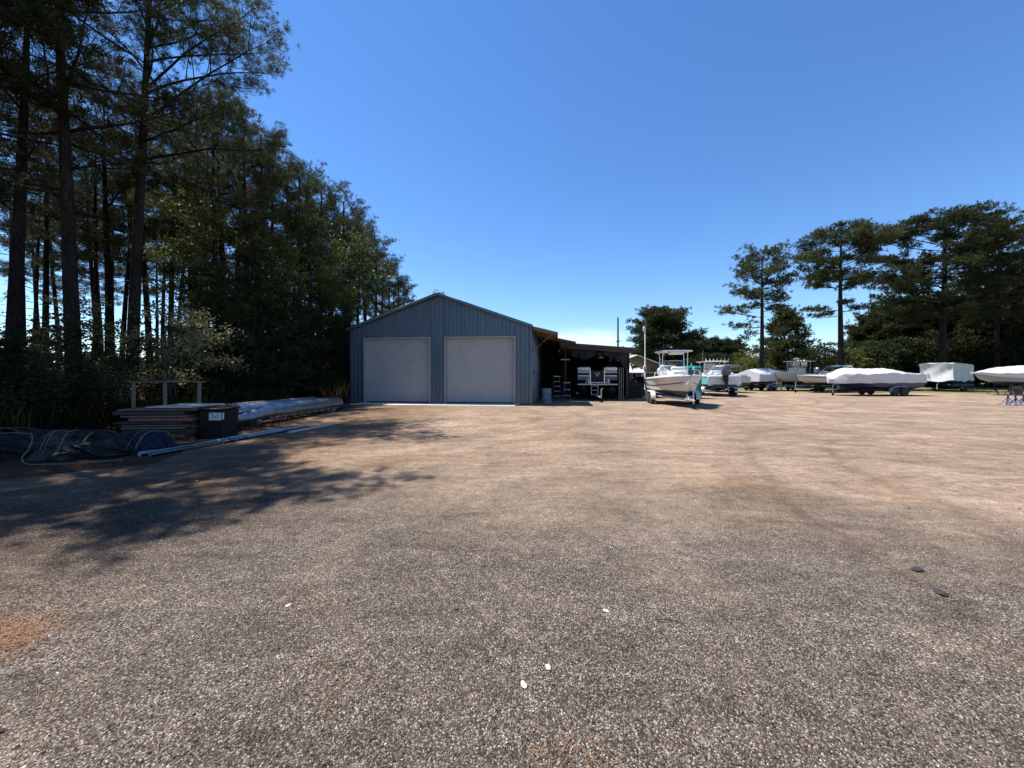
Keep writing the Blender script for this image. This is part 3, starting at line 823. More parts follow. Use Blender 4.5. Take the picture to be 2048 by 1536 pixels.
edge = [(430, 17.5, 4, .92), (455, 20.5, 2, .96), (492, 19.5, 0, .93), (520, 23.5, 2, .98), (545, 21.5, 4, .90), (572, 25, 0, .95), (600, 24, 4, .93), (622, 28, 2, .98), (642, 27, 0, .96),
        (664, 31, 4, .98), (684, 29.5, 2, .92), (700, 34, 0, 1.0), (716, 32.5, 4, .95), (734, 37, 2, .98), (752, 36, 0, .92), (764, 41, 4, .98), (778, 40, 0, .85), (796, 46, 4, .9), (808, 45, 0, .78),
        (470, 28, 2, 1.05), (540, 31, 2, 1.02), (590, 33, 1, 1.05), (640, 37, 2, 1.05), (690, 42, 2, 1.0), (730, 48, 2, 1.0), (505, 38, 1, 1.1), (790, 53, 2, .85)]
for (px, Y, k, s) in edge:
    plant('pine_tree', gp[k], (at(px, Y), Y, 0), rt.uniform(0, 6.28), LAB_ED, 'tree', GRP_ED, s)
# nearer pines just outside the left edge of the photograph: the nearest shade the gravel, those farther out are added to block skylight
shp = pine('margin_pine', 36, 16.5, .17, 9.2, 3.5, 18, needle=(.22, .016, 16), mat='needle_dark', subs=9)
for (x, y, s) in ((-11.0, 7.6, .92), (-13.7, 9.4, 1.0), (-15.6, 7.9, 1.0), (-17.0, 10.2, 1.05), (-15.2, 3.4, 1.0), (-18.5, 5.2, 1.05), (-14.8, -.8, .95), (-19.5, 0.5, 1.05), (-20.5, 8.6, 1.1), (-22.5, 12.5, 1.1), (-23.5, 4.0, 1.1)):
    plant('pine_tree', shp, (x, y, 0), rt.uniform(0, 6.28), 'unseen pine beyond the far left edge, keeping the yard side in shade', 'tree', 'pines at the far left edge', s)

# broadleaved trees in fresh leaf among the pines
sp1 = leaftree('spring_tree_a', 3, 9.0, .10, [(0, 0, 9.2, 1.3, 1.0, 1.2), (1.1, .3, 8.0, 1.2, .8, 1), (-1.0, .2, 7.6, 1.1, .8, 1), (.4, -1, 7.0, 1.2, .8, 1), (1.4, -.4, 6.2, .9, .6, .6), (-.8, -.6, 5.6, .9, .6, .6)], .062, 5200)
sp2 = leaftree('spring_tree_b', 4, 7.0, .08, [(0, 0, 7.4, 1.1, .9, 1), (.9, .3, 6.2, 1.1, .7, 1), (-1.1, 0, 5.6, 1.0, .7, 1), (.2, -.9, 4.8, 1.2, .7, 1)], .062, 3800)
for (px, Y, m_, s, lab) in ((392, 17.2, sp1, 1.0, 'broadleaf tree in fresh yellow-green leaf right of the long-limbed front pine'),
                            (622, 23.0, sp1, 1.15, 'broadleaf tree in bright yellow-green leaf high against the dark pines, left of the workshop'),
                            (700, 26.5, sp2, 1.45, 'yellow-green broadleaf tree just left of the workshop roof'),
                            (545, 19.8, sp2, 1.1, 'olive-green broadleaf tree in the middle of the left wood edge')):
    plant('broadleaf_tree', m_, (at(px, Y), Y, 0), rt.uniform(0, 6), lab, 'tree', None, s)

# understorey
sh = [leaftree('shrub_a', 41, 2.2, .035, [(0, 0, 1.9, .9, .7, 1), (.7, .2, 1.3, .7, .5, .7), (-.7, 0, 1.2, .7, .5, .7), (.1, -.5, .8, .8, .5, .8), (0, .3, 2.6, .6, .5, .5)], .05, 2600, 'leaf', 3),
      leaftree('shrub_b', 42, 3.4, .045, [(0, 0, 3.3, .9, .7, 1), (.9, 0, 2.4, .8, .5, .8), (-.9, .2, 2.2, .8, .5, .8), (0, -.7, 1.6, 1.0, .5, .9), (.2, .2, .8, .9, .5, .7)], .055, 3200, 'leaf', 2),
      leaftree('shrub_c', 43, 1.4, .03, [(0, 0, 1.1, .8, .5, 1), (.6, .2, .7, .6, .4, .7), (-.6, 0, .7, .6, .4, .7), (0, -.3, .45, .8, .3, .8)], .045, 2000, 'leaf', 3),
      leaftree('shrub_pale', 44, 3.6, .04, [(0, 0, 3.6, .9, .35, 1), (.9, .1, 2.9, .9, .3, 1), (-1.0, 0, 2.7, .9, .3, 1), (.3, -.8, 2.1, 1.0, .3, 1), (-.5, .5, 1.5, .9, .3, .7)], .05, 2600, 'paleleaf', 2)]
LAB_S = 'dark leafy shrub in the undergrowth below the left pines'
cnt = 0
for row, (y0, n_, xo) in enumerate(((9.6, 5, -12.4), (12.2, 9, -12.6), (15.0, 10, -12.0), (18.5, 10, -12.2), (22.5, 8, -13.2), (27, 6, -13.5), (32, 5, -13.5))):
    for i in range(n_):
        x = xo - i * rt.uniform(.95, 1.35) * (1.0 + .12 * row) + rt.uniform(-.4, .4); y = y0 + rt.uniform(-1.1, 1.1)
        if x < -1.42 * y - 2: continue
        k = rt.choice([0, 1, 1, 2, 0]) if x > -15 else rt.choice([2, 2, 0, 2])
        if x / y < -1.02: k = rt.choice([2, 2, 0])
        plant('shrub', sh[k], (x, y, 0), rt.uniform(0, 6.28), LAB_S, 'shrub', 'shrubs in the undergrowth below the left pines', rt.uniform(.85, 1.25), ('stem', 'foliage'))
for (px, Y, s, lab) in ((345, 13.0, 1.05, 'pale-leaved layered shrub catching sun right of the long-limbed pine trunk'), (395, 14.2, 1.0, 'taller pale-leaved shrub behind the timber stack'),
                        (158, 17.5, 1.35, 'pale sunlit sapling between the two tall front pine trunks'), (70, 13.5, .8, 'low pale shrub left of the leaning pine trunk')):
    plant('shrub', sh[3], (at(px, Y), Y, 0), rt.uniform(0, 6.28), lab, 'shrub', None, s, ('stem', 'foliage'))

# young dark evergreens closing the wood edge
yc = pine('young_evergreen', 51, 6.0, .07, .5, 1.7, 34, needle=(.2, .02, 10), mat='needle_dark', dead=0, subs=7, prof=lambda u: 1.05 - .85 * u)
yc2 = pine('young_evergreen_b', 52, 4.2, .06, .3, 1.4, 28, needle=(.2, .02, 10), mat='needle_dark', dead=0, subs=7, prof=lambda u: 1.05 - .8 * u)
for (px, Y, m_, s) in ((430, 16.0, yc, 1.0), (470, 17.2, yc2, 1.15), (505, 18.0, yc, 1.05), (545, 19.0, yc2, 1.2), (585, 20.2, yc, .95), (622, 21.8, yc2, 1.2), (655, 23, yc, 1.0), (682, 24.5, yc2, 1.2),
                       (410, 19, yc, 1.15), (480, 22, yc, 1.2), (560, 24, yc, 1.2), (620, 27, yc, 1.3), (690, 29, yc, 1.2)):
    plant('young_evergreen', m_, (at(px, Y), Y, 0), rt.uniform(0, 6.28), 'bushy young evergreen filling the gap under the pines left of the workshop', 'tree', 'young evergreens left of the workshop', s)

# tall grass and reeds along the wood edge
def blades(name, pts, h, w, seed, mat, label, cat, kind='stuff', lean=.35):
    rg = np.random.default_rng(seed); P = np.array(pts); n = len(P)
    a = rg.random(n) * 2 * PI; H = h * rg.uniform(.5, 1.2, n)
    d = np.stack([np.cos(a), np.sin(a)], 1) * (lean * rg.random(n) * H)[:, None]
    s_ = np.stack([-np.sin(a), np.cos(a), np.zeros(n)], 1) * w
    b0 = np.concatenate([P, np.zeros((n, 1))], 1)
    mid = b0 + np.concatenate([d * .35, (H * .6)[:, None]], 1); tip = b0 + np.concatenate([d, H[:, None]], 1)
    V = np.stack([b0 - s_, b0 + s_, mid + s_ * .8, tip, mid - s_ * .8], 1)
    o = link_mesh(name, quads_mesh(name, V, mat, 5)); tag(o, label, cat, None, kind); return o
pts = []
for i in range(5500):
    t = rt.random(); y = 8.4 + 15 * t ** .9; x = -10.4 - abs(rt.gauss(0, 1.2)) - (.8 if y < 10 else 0) + .9 * math.sin(y * 1.3)
    pts.append((x, y))
blades('tall_grass', pts, .8, .006, 9, M['grass'], 'tall uncut grass and reeds along the foot of the left wood', 'grass')
pts = [(rt.gauss(-8.6, .5), rt.gauss(10.9, .7)) for _ in range(1500)] + [(rt.uniform(-9.6, -7.6), rt.uniform(8, 19)) for _ in range(1500)]
blades('short_grass', pts, .12, .005, 10, M['grass'], 'short sparse grass at the gravel edge round the aluminium pontoons', 'grass')
def weed():
    e = empty('dry_weed', (-8.35, 17.2, 0), 0, 'dry reddish weed clump left of the workshop corner', 'plant')
    rg = np.random.default_rng(5)
    P = [(rt.gauss(0, .1), rt.gauss(0, .1)) for _ in range(420)]
    o = blades('stalks', P, 1.0, .006, 6, M['drygrass'], None, None, None, .55); o.parent = e
    o2 = blades('green_stalks', [(rt.gauss(.1, .2), rt.gauss(.1, .2)) for _ in range(160)], 1.5, .006, 7, M['grass'], None, None, None, .3); o2.parent = e
weed()

# --- right hand pines
DOMEP = lambda u: (.55 + .9 * u) if u < .4 else .93 * math.sqrt(max(.16, 1 - ((u - .4) / .68) ** 2))
r1 = pine('right_pine_slim', 61, 14.6, .27, 8.8, 3.5, 30, needle=(.34, .03, 10), tuft_step=.24, clump=3, mat='needle', subs=8, flat=.3, rise=34, lean=(.1, 0),
          extra=[(6.9, 178, 3.4, -4, 12), (7.9, 170, 4.3, 6, 10), (6.3, 185, 2.4, -16, -10), (9.3, 186, 4.0, 18, 10), (10.2, 0, 3.3, 25, 5), (8.6, 5, 2.4, 12, 10)])
plant('pine_tree', r1, (at(1523, 39), 39, 0), 0, 'slim pine with sparse layered limbs, leftmost of the tall pines on the right', 'tree', None, .965)
r2 = pine('right_pine_round', 62, 18.2, .33, 11.2, 5.3, 36, needle=(.34, .03, 10), tuft_step=.22, clump=4, mat='needle', subs=9, flat=.3, prof=DOMEP, rise=26, cap=lambda r: 12.6 + 5.9 * math.sqrt(max(0, 1 - (r / 6.6) ** 2)),
          extra=[(9.0, 175, 3.6, -6, 8), (8.4, 160, 2.6, -15, 5), (8.8, 10, 2.8, -2, 8), (9.7, 30, 2.6, 0, 8), (11.0, 0, 4.2, 22, 8), (11.2, 178, 4.6, 20, 0)])
plant('pine_tree', r2, (at(1682, 42), 42, 0), 0, 'tall round-headed pine with a long bare trunk, middle of the right pines', 'tree', None, 1.0)
r3 = pine('right_pine_broad', 67, 20.2, .40, 7.4, 8.2, 52, needle=(.36, .034, 10), tuft_step=.24, clump=4, mat='needle_dark', subs=10, flat=.3, prof=DOMEP, rise=26, cap=lambda r: 12.0 + 8.6 * math.sqrt(max(0, 1 - (r / 9.8) ** 2)),
          extra=[(9, 0, 7.5, 5, 8), (11, 10, 7.2, 8, 5), (8, 182, 7.0, 0, 8), (10, 175, 7.2, 8, 5), (18.8, 20, 2.6, 22, 5), (18.8, 90, 2.6, 22, 5), (18.8, 160, 2.6, 22, 5), (18.8, 235, 2.6, 22, 5), (18.8, 300, 2.6, 22, 5)])
plant('pine_tree', r3, (at(1887, 43.5), 43.5, 0), 0, 'broadest tall pine on the right with dense spreading crown above the white wrapped boat', 'tree', None, 1.0)
r4 = pine('right_pine_rear', 64, 20.8, .33, 7.6, 5.6, 38, needle=(.36, .034, 10), tuft_step=.24, clump=4, mat='needle_dark', subs=9, flat=.3, prof=DOMEP, rise=26, cap=lambda r: 14.0 + 7.0 * math.sqrt(max(0, 1 - (r / 7.2) ** 2)))
plant('pine_tree', r4, (at(1995, 45.5), 45.5, 0), 2.0, 'tall pine at the right border, crown merging with the broad pine', 'tree', None, .93)

# --- backdrop trees
dome = pine('dome_pine', 71, 12.7, .42, 3.4, 6.2, 60, needle=(.5, .05, 10), tuft_step=.32, clump=4, mat='needle_dark', subs=10, flat=.45, dead=0, prof=lambda u: (.9 + .15 * u) if u < .4 else .96 * math.sqrt(max(.05, 1 - ((u - .4) / .62) ** 2)))
plant('pine_tree', dome, (at(1322, 61), 61, 0), .6, 'wide dome-crowned tree behind the grey carport and pole', 'tree', None, 1.0, ('trunk', 'crown'), .84)
bgp = [pine('rear_pine_a', 72, 9.5, .22, 1.2, 3.6, 46, needle=(.5, .05, 9), tuft_step=.32, clump=4, mat='needle', subs=8, dead=0, flat=.4, prof=lambda u: 1.02 - .75 * u ** 1.3),
       pine('rear_pine_b', 73, 10.5, .25, 1.6, 4.4, 50, needle=(.5, .055, 9), tuft_step=.32, clump=4, mat='needle_dark', subs=9, dead=0, flat=.45)]
bgl = leaftree('rear_broadleaf', 74, 5.0, .12, [(0, 0, 4.6, 2.0, 1.2, 1), (1.6, .3, 3.4, 1.8, 1.0, 1), (-1.7, 0, 3.2, 1.8, 1.0, 1), (0, -1.3, 2.4, 2.0, 1.0, 1), (.6, -.5, 1.2, 2.2, .8, .9), (-1.2, -.8, 1.2, 1.6, .8, .7)], .13, 5200, 'leaf', 2, twigs=False)
bgd = (bgl[0], bgl[1].copy()); bgd[1].materials[0] = M['shaded_leaf']  # same tree with the pines' shade put into its leaf colour
bgy = leaftree('rear_spring', 75, 4.6, .10, [(0, 0, 4.2, 1.6, 1.0, 1), (1.2, .2, 3.0, 1.4, .8, 1), (-1.2, 0, 2.8, 1.4, .8, 1), (0, -.9, 1.9, 1.6, .8, 1), (.3, -.6, .9, 1.6, .6, .8)], .12, 4200, 'spring', 2, twigs=False)
plant('pine_tree', bgp[0], (at(1568, 50), 50, 0), .3, 'grey-green conical pine behind the slim right pine', 'tree', None, 1.02)
plant('broadleaf_tree', bgy, (at(1492, 52), 52, 0), .3, 'small yellow-green tree left of the slim right pine', 'tree', None, 1.0)
plant('broadleaf_tree', bgy, (at(1512, 47), 47, 0), 2.3, 'low yellow-green tree at the foot of the slim right pine', 'tree', None, .8)
plant('broadleaf_tree', bgl, (at(1660, 56), 56, 0), 1.3, 'round green tree behind the lamp post', 'tree', None, 1.15)
plant('broadleaf_tree', bgy, (at(1708, 53), 53, 0), 4.3, 'yellowish tree right of the round-headed pine trunk', 'tree', None, 1.1)
LAB_R = 'dark shaded tree in the dense row behind the white wrapped boats on the right'
GRP_R = 'dark trees in the row behind the wrapped boats'
for (px, Y, m_, s) in ((1722, 60, bgp[0], .92), (1752, 57, bgp[1], .90), (1785, 60, bgp[1], 1.08), (1815, 55, bgp[1], 1.05), (1848, 58, bgp[1], 1.12), (1880, 54, bgp[1], 1.08), (1915, 57, bgp[1], 1.12), (1950, 53, bgp[1], 1.08), (1985, 56, bgp[1], 1.12), (2020, 52, bgp[1], 1.1), (2055, 54, bgp[1], 1.15), (2090, 50, bgp[1], 1.1), (1865, 64, bgp[1], 1.15), (1930, 64, bgp[1], 1.15), (2000, 62, bgp[1], 1.15), (2060, 60, bgp[1], 1.15)):
    plant('pine_tree', m_, (at(px, Y), Y, 0), rt.uniform(0, 6.28), LAB_R, 'tree', GRP_R, s)
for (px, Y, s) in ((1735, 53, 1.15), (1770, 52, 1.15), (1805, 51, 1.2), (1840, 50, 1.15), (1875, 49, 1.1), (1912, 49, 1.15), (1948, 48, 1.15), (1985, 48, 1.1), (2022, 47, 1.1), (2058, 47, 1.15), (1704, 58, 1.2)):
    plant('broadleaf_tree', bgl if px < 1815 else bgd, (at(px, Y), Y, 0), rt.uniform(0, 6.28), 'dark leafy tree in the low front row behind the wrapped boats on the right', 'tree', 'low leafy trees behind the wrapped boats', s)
LAB_C = 'mid-height tree in the far row between the dome-crowned tree and the slim right pine'
for (px, Y, m_, s) in ((1392, 74, bgp[1], .74), (1420, 78, bgp[1], .78), (1445, 72, bgp[1], .70), (1468, 80, bgp[1], .76), (1404, 66, bgl, 1.0), (1436, 64, bgl, .95), (1466, 66, bgl, .95), (1370, 72, bgl, 1.1), (1350, 76, bgl, 1.1)):
    plant('pine_tree' if m_ is not bgl else 'broadleaf_tree', m_, (at(px, Y), Y, 0), rt.uniform(0, 6.28), LAB_C, 'tree', 'far trees behind the row of boats', s)
for (px, Y, s) in ((1600, 62, 1.15), (1632, 66, 1.2), (1535, 64, 1.1), (1560, 68, 1.1)):
    plant('broadleaf_tree', bgl, (at(px, Y), Y, 0), rt.uniform(0, 6.28), 'green tree in the far row behind the conical pine and the lamp post', 'tree', 'far green trees between the right pines', s)
plant('pine_tree', gp[3], (at(872, 60), 60, 0), 1.0, 'single far pine tip showing over the workshop ridge', 'tree', None, 1.03)

# the woods along the horizon: one mass past counting
def far_woods():
    rg = np.random.default_rng(17); C = []
    for i in range(520):
        a = rg.uniform(-1.15, 1.15); d = rg.uniform(120, 190)
        x, y = d * math.sin(a), d * math.cos(a) * .95
        h = rg.uniform(3.8, 6.2) * (1.0 if a > -.2 else 1.25); r = rg.uniform(2.5, 4.5)
        k = 70
        u = unit(rg.normal(0, 1, (k, 3))); u[:, 2] = np.abs(u[:, 2]) * rg.choice([1, 1, -.6], k)
        C.append(u * np.array([r, r, h * .5]) + np.array([x, y, h * .5]))
    C = np.concatenate(C); C = C[C[:, 2] > 0]
    o = link_mesh('distant_woods', quads_mesh('distant_woods', leaves(rg, C, .85), M['leaf']))
    tag(o, 'low band of distant woods along the horizon', 'woods', None, 'stuff')
far_woods()
# the wood goes on a little past both edges of the photograph
for i in range(16):
    x = -12.6 - rt.random() * 9; y = -2 + i * .62 + rt.uniform(-.5, .5)
    if x > -1.40 * y - .6: x = -1.40 * max(y, 6) - .6 - rt.random() * 5
    plant('shrub', sh[rt.choice([0, 1, 2])], (x, y, 0), rt.uniform(0, 6.28), LAB_S, 'shrub', 'shrubs in the undergrowth below the left pines', rt.uniform(.9, 1.3), ('stem', 'foliage'))
for (x, y, k, s) in ((-19.5, 11.0, 4, 1.0), (-24, 15.0, 2, 1.05), (-27, 9.0, 1, 1.05), (-26, 2.0, 4, 1.0), (-30, 18.0, 2, 1.1), (-33, 12.0, 4, 1.0)):
    plant('pine_tree', gp[k], (x, y, 0), rt.uniform(0, 6.28), 'unseen pine beyond the far left edge, keeping the yard side in shade', 'tree', 'pines at the far left edge', s)
for (x, y, s) in ((66, 44, 1.1), (72, 40, 1.15), (70, 50, 1.2), (80, 44, 1.1), (86, 38, 1.15)):
    plant('pine_tree', bgp[1], (x, y, 0), rt.uniform(0, 6.28), LAB_R, 'tree', GRP_R, s)
# ------------------------------------------------------------------ workshop
BX, BY, BR = 1.06, 20.06, R(-7)
def ribbed(mb, x0, x1, zfun0, zfun1, P, pitch=.2286, depth=.034):
    """ribbed sheet: P(x, off, z) -> point; zfun0/zfun1 give foot and head at x (foot may jump at openings)"""
    xs = []
    x = x0
    while x < x1 - 1e-6:
        for dx, o in ((0, 0), (.018, depth), (.042, depth), (.060, 0), (.118, 0), (.126, depth * .35), (.140, depth * .35), (.148, 0)):
            if x + dx < x1 - 1e-6: xs.append((x + dx, o))
        x += pitch
    xs.append((x1, 0))
    for (a, oa), (b, ob) in zip(xs[:-1], xs[1:]):
        m = (a + b) / 2
        za, zb = zfun0(m), zfun0(m)
        if zfun1(m) - za < .01: continue
        mb.add([P(a, oa, za), P(b, ob, zb), P(b, ob, zfun1(b)), P(a, oa, zfun1(a))], [(0, 1, 2, 3)])

WW, WD, EAVE, PEAK = 10.42, 17.0, 4.25, 6.10
D1, D2, DT = (-9.63, -5.645), (-4.865, -.862), 3.71
def workshop():
    e = empty('metal_workshop', (BX, BY, 0), BR, 'blue-grey ribbed metal workshop with two white roll-up doors', 'workshop')
    top = lambda x: PEAK - (PEAK - EAVE) * abs(x + WW / 2) / (WW / 2)
    def foot(x):
        for a, b in (D1, D2):
            if a < x < b: return DT
        return 0.02
    mb = MB()
    # front, split at the door edges so that sheets stop cleanly at the openings
    cuts = [-WW, D1[0], D1[1], D2[0], D2[1], 0]
    for a, b in zip(cuts[:-1], cuts[1:]):
        ribbed(mb, a, b, foot, top, lambda x, o, z: (x, -o, z))
    ribbed(mb, 0, WD, lambda y: .02, lambda y: EAVE, lambda y, o, z: (o, y, z))
    ribbed(mb, 0, WD, lambda y: .02, lambda y: EAVE, lambda y, o, z: (-WW - o, y, z))
    ribbed(mb, -WW, 0, lambda x: .02, top, lambda x, o, z: (x, WD + o, z))
    mb.build('wall', M['clad'], e, 0, fix=False)
    # corner trims and rake trims
    tb = MB()
    for x in (-WW, 0): tb.box((x + (.03 if x < 0 else -.03), -.02, 2.12), (.13, .05, 4.2), .008)
    tb.build('corner_trim', M['clad'], e)
    rf = MB()
    sl = math.atan2(PEAK - EAVE, WW / 2); Ls = math.hypot(PEAK - EAVE, WW / 2)
    for sg in (-1, 1):
        ov = .16 if sg < 0 else .06
        L = Ls + ov
        cx = -WW / 2 + sg * (L / 2) * math.cos(sl); cz = PEAK - (L / 2) * math.sin(sl) + .045
        rf.box((cx, WD / 2 - .05, cz), (L, WD + .34, .05), .01, M=Matrix.Rotation(sg * sl, 4, 'Y'))
        k = 0
        while k < WD:
            rf.box((cx, k - .1, cz + .035), (L, .035, .022), 0, M=Matrix.Rotation(sg * sl, 4, 'Y')); k += .45
    rf.box((-WW / 2, WD / 2 - .05, PEAK + .075), (.34, WD + .36, .05), .02)
    rt_ = rf.build('roof', M['roofmetal'], e)
    ft = MB()
    for sg in (-1, 1):
        L = Ls + (.16 if sg < 0 else .06)
        ft.box((-WW / 2 + sg * (L / 2) * math.cos(sl), -.235, PEAK - (L / 2) * math.sin(sl) + .0), (L, .02, .15), .004, M=Matrix.Rotation(sg * sl, 4, 'Y'))
    ft.build('rake_trim', M['clad'], rt_)
    # the two doors
    for a, b in (D1, D2):
        d = MB(); n = 34; w = b - a - .2
        P = []
        for i in range(n * 4 + 1):
            z = .05 + (DT - .11) * i / (n * 4); off = (0, .004, .006, .004)[i % 4]
            P.append([((a + .1), .16 - off, z), ((b - .1), .16 - off, z)])
        d.grid(P)
        dr = d.build('roller_door', M['door'], e, 0, fix=False)
        s = MB(); s.box(((a + b) / 2, .135, .045), (w, .05, .09), .01); s.build('bottom_seal', M['blackplastic'], dr)
        t = MB()
        t.box((a + .05, .06, DT / 2 - .025), (.1, .26, DT - .05), .006); t.box((b - .05, .06, DT / 2 - .025), (.1, .26, DT - .05), .006)
        t.box(((a + b) / 2, .06, DT - .03), (b - a + .02, .26, .10), .006)
        t.build('door_frame', M['trim'], dr)
        lk = MB(); lk.box(((a + b) / 2, .128, .32), (.16, .03, .035), .008); lk.box(((a + b) / 2 + .5, .14, 1.0), (.05, .03, .12), .008); lk.build('lift_handle', M['galv'], dr)
        it = MB(); it.box(((a + b) / 2, .32, DT / 2), (b - a, .06, DT), 0); it.build('door_lining', M['blackplastic'], dr)
    ap = MB(); ap.box((-5.25, -.68, -.01), (8.95, 1.15, .08), .02); ap.box((-5.25, -.05, .0), (9.2, .14, .07), .02); ap.build('apron', M['concrete'], e)
    # side door and switch box on the right wall
    sd = MB(); sd.box((.035, 2.2, 1.02), (.05, .92, 2.02), .006); s_ = sd.build('side_door', M['sidedoor'], e)
    h = MB(); h.lathe([(.025, 0), (.03, .05), (.012, .06)], 8, Matrix.Translation((.06, 2.55, 1.0)) @ Matrix.Rotation(PI / 2, 4, 'Y')); h.build('handle', M['galv'], s_)
    sb = MB(); sb.box((.07, 1.0, 1.75), (.1, .22, .32), .015); sb.build('switch_box', M['cowl'], e)
    # timber porch roof off the right eave with its brace
    pr = MB()
    def slab(mb, x0, z0, x1, z1, y0, y1, th):
        ang = math.atan2(z0 - z1, x1 - x0); L = math.hypot(x1 - x0, z0 - z1)
        mb.box(((x0 + x1) / 2, (y0 + y1) / 2, (z0 + z1) / 2), (L, y1 - y0, th), .006, M=Matrix.Rotation(ang, 4, 'Y'))
    slab(pr, .05, 4.235, 1.42, 3.87, -.10, 3.2, .045)
    po = pr.build('porch_roof', M['roofmetal'], e)
    fb = MB()
    slab(fb, .08, 4.13, 1.36, 3.79, -.085, -.04, .15); slab(fb, .05, 4.13, 1.36, 3.79, 3.1, 3.14, .15)
    fb.box((1.38, 1.55, 3.77), (.045, 3.25, .17), .006)
    fb.build('fascia', M['newwood'], po)
    jb = MB()
    for y in (.5, 1.1, 1.7, 2.3, 2.8): slab(jb, .05, 4.12, 1.35, 3.775, y, y + .045, .14)
    slab(jb, .05, 4.19, 1.36, 3.845, -.03, 3.1, .018)
    jb.build('rafter', M['newwood'], po)
    br = MB(); br.tube([(.03, -.02, 2.86), (1.12, -.02, 3.82)], .062, 4, sq=(1, .75)); br.build('brace', M['newwood'], po, 0)
    return slab
slab = workshop()

def shed():
    e = empty('pole_shed', (BX, BY, 0), BR, 'dark open-fronted timber pole shed against the right side of the workshop', 'shed')
    r = MB()
    slab(r, .05, 4.20, 2.55, 3.66, 3.35, 14, .05)
    slab(r, 1.52, 3.66, 6.02, 3.27, 3.55, 13.5, .05)
    rf = r.build('roof', M['roofmetal'], e)
    f = MB()
    slab(f, 1.55, 3.585, 6.0, 3.20, 3.52, 3.56, .16); f.box((6.0, 8.5, 3.19), (.04, 9.9, .15), .004); slab(f, .06, 4.10, 2.5, 3.58, 3.33, 3.37, .15)
    f.box((2.52, 8.6, 3.56), (.04, 10.4, .14), .004)
    f.build('fascia', M['darkwood'], rf)
    j = MB()
    for k in range(9): slab(j, 1.6, 3.56, 5.95, 3.18, 3.9 + k * 1.15, 3.945 + k * 1.15, .14)
    j.build('rafter', M['wood'], rf)
    b = MB(); slab(b, 2.0, 3.40, 5.95, 3.06, 3.64, 3.70, .2); b.build('front_beam', M['darkwood'], e)
    for (x, y, h) in ((5.80, 4.3, 3.08), (1.95, 5.6, 3.35), (5.80, 8.5, 3.08), (1.95, 8.5, 3.4), (5.80, 13, 3.08)):
        p = MB(); p.box((x, y, h / 2), (.14, .14, h), .008); p.build('post', M['darkwood'], e)
    w = MB()
    w.prism([(.03, 0), (5.95, 0), (5.95, 3.24), (1.52, 3.62), (1.52, 3.86), (.03, 4.18)], .05, Matrix.Translation((0, 13.2, 0)) @ Matrix.Rotation(PI / 2, 4, 'X')); w.box((5.98, 10.2, 1.58), (.03, 6.4, 3.1), 0)
    for k in range(18): w.box((.2 + k * .33, 13.17, 1.75), (.03, .03, 3.4), 0)
    w.build('wall', M['blackfilm'], e)
    # hanging tarp along the front and down the right corner
    t = MB(); P = []
    rr = random.Random(3)
    for i in range(41):
        u = i / 40; x = 2.3 + 3.6 * u; top = 3.30 - .30 * u
        drop = .45 + .18 * math.sin(u * 9) + (.9 * max(0, (u - .82) / .18) ** 1.5) + rr.uniform(-.05, .05)
        row = []
        for k in range(9):
            v = k / 8
            row.append((x, 3.98 + .05 * math.sin(u * 60 + v * 3) * v + .10 * v * math.sin(u * 21) + (.25 * v if u > .85 else 0), top - drop * v))
        P.append(row)
    t.grid(P); t.build('hanging_tarp', M['blackfilm'], e, 60)
    sd = MB(); P = []
    for i in range(25):
        y = 4.2 + i * .12
        P.append([(5.93 + .04 * math.sin(i * 1.7 + k * .5) * (k / 8), y, 3.05 - 2.9 * k / 8 * (.55 + .45 * min(1, i / 9))) for k in range(9)])
    sd.grid(P); sd.build('side_tarp', M['blackfilm'], e, 60)
    sl = MB()
    for k, x in enumerate((5.35, 5.47, 5.60)): sl.box((x, 4.5, 1.05), (.05, .03, 2.1), .004)
    sl.build('leaning_batten', M['greywood'], e)
shed()
def bl(lx, ly, z=0):      # workshop-local to world
    c, s = math.cos(BR), math.sin(BR)
    return (BX + lx * c - ly * s, BY + lx * s + ly * c, z)

def tube_light():
    e = empty('strip_light', bl(1.9, 4.6, 2.62), BR + .05, 'unlit strip light hanging under the shed roof', 'light')
    a = MB(); a.box((0, 0, 0), (.62, .11, .05), .012); a.build('housing', M['galv'], e)
    b = MB(); b.tube([(-.28, 0, -.04), (.28, 0, -.04)], .017, 8); b.build('tube', M['vinyl'], e)
    c = MB()
    for x in (-.25, .25): c.tube([(x, 0, .02), (x, 0, 1.02)], .004, 4)
    c.build('chain', M['galv'], e)
tube_light()
def lamp_shade():
    e = empty('reflector_lamp', bl(4.25, 5.0, 2.72), BR, 'pale reflector lamp hanging under the middle of the shed roof', 'light')
    a = MB(); a.lathe([(.05, .16), (.09, .10), (.22, 0), (.235, -.02)], 18); a.build('shade', M['whitepaint'], e)
    a = MB(); a.tube([(0, 0, .16), (0, 0, .6)], .01, 6); a.build('cord', M['blackplastic'], e)
lamp_shade()

def drum():
    e = empty('plastic_drum', bl(.80, .45), 0, 'pale blue-grey drum standing beside the workshop corner under the porch', 'drum')
    m = MB()
    pr = [(.255, 0), (.268, .03), (.262, .06), (.262, .25), (.275, .27), (.275, .30), (.262, .32), (.262, .54), (.275, .56), (.275, .59), (.262, .61), (.262, .80), (.272, .82), (.272, .86), (.25, .865), (.245, .84)]
    m.lathe(pr, 28); m.build('body', M['drum'], e)
    l = MB(); l.lathe([(.245, .835), (.24, .845), (0, .85)], 24); l.lathe([(.03, .84), (.03, .875), (0, .875)], 10, Matrix.Translation((.12, .05, 0)))
    l.build('lid', M['drum'], e)
drum()

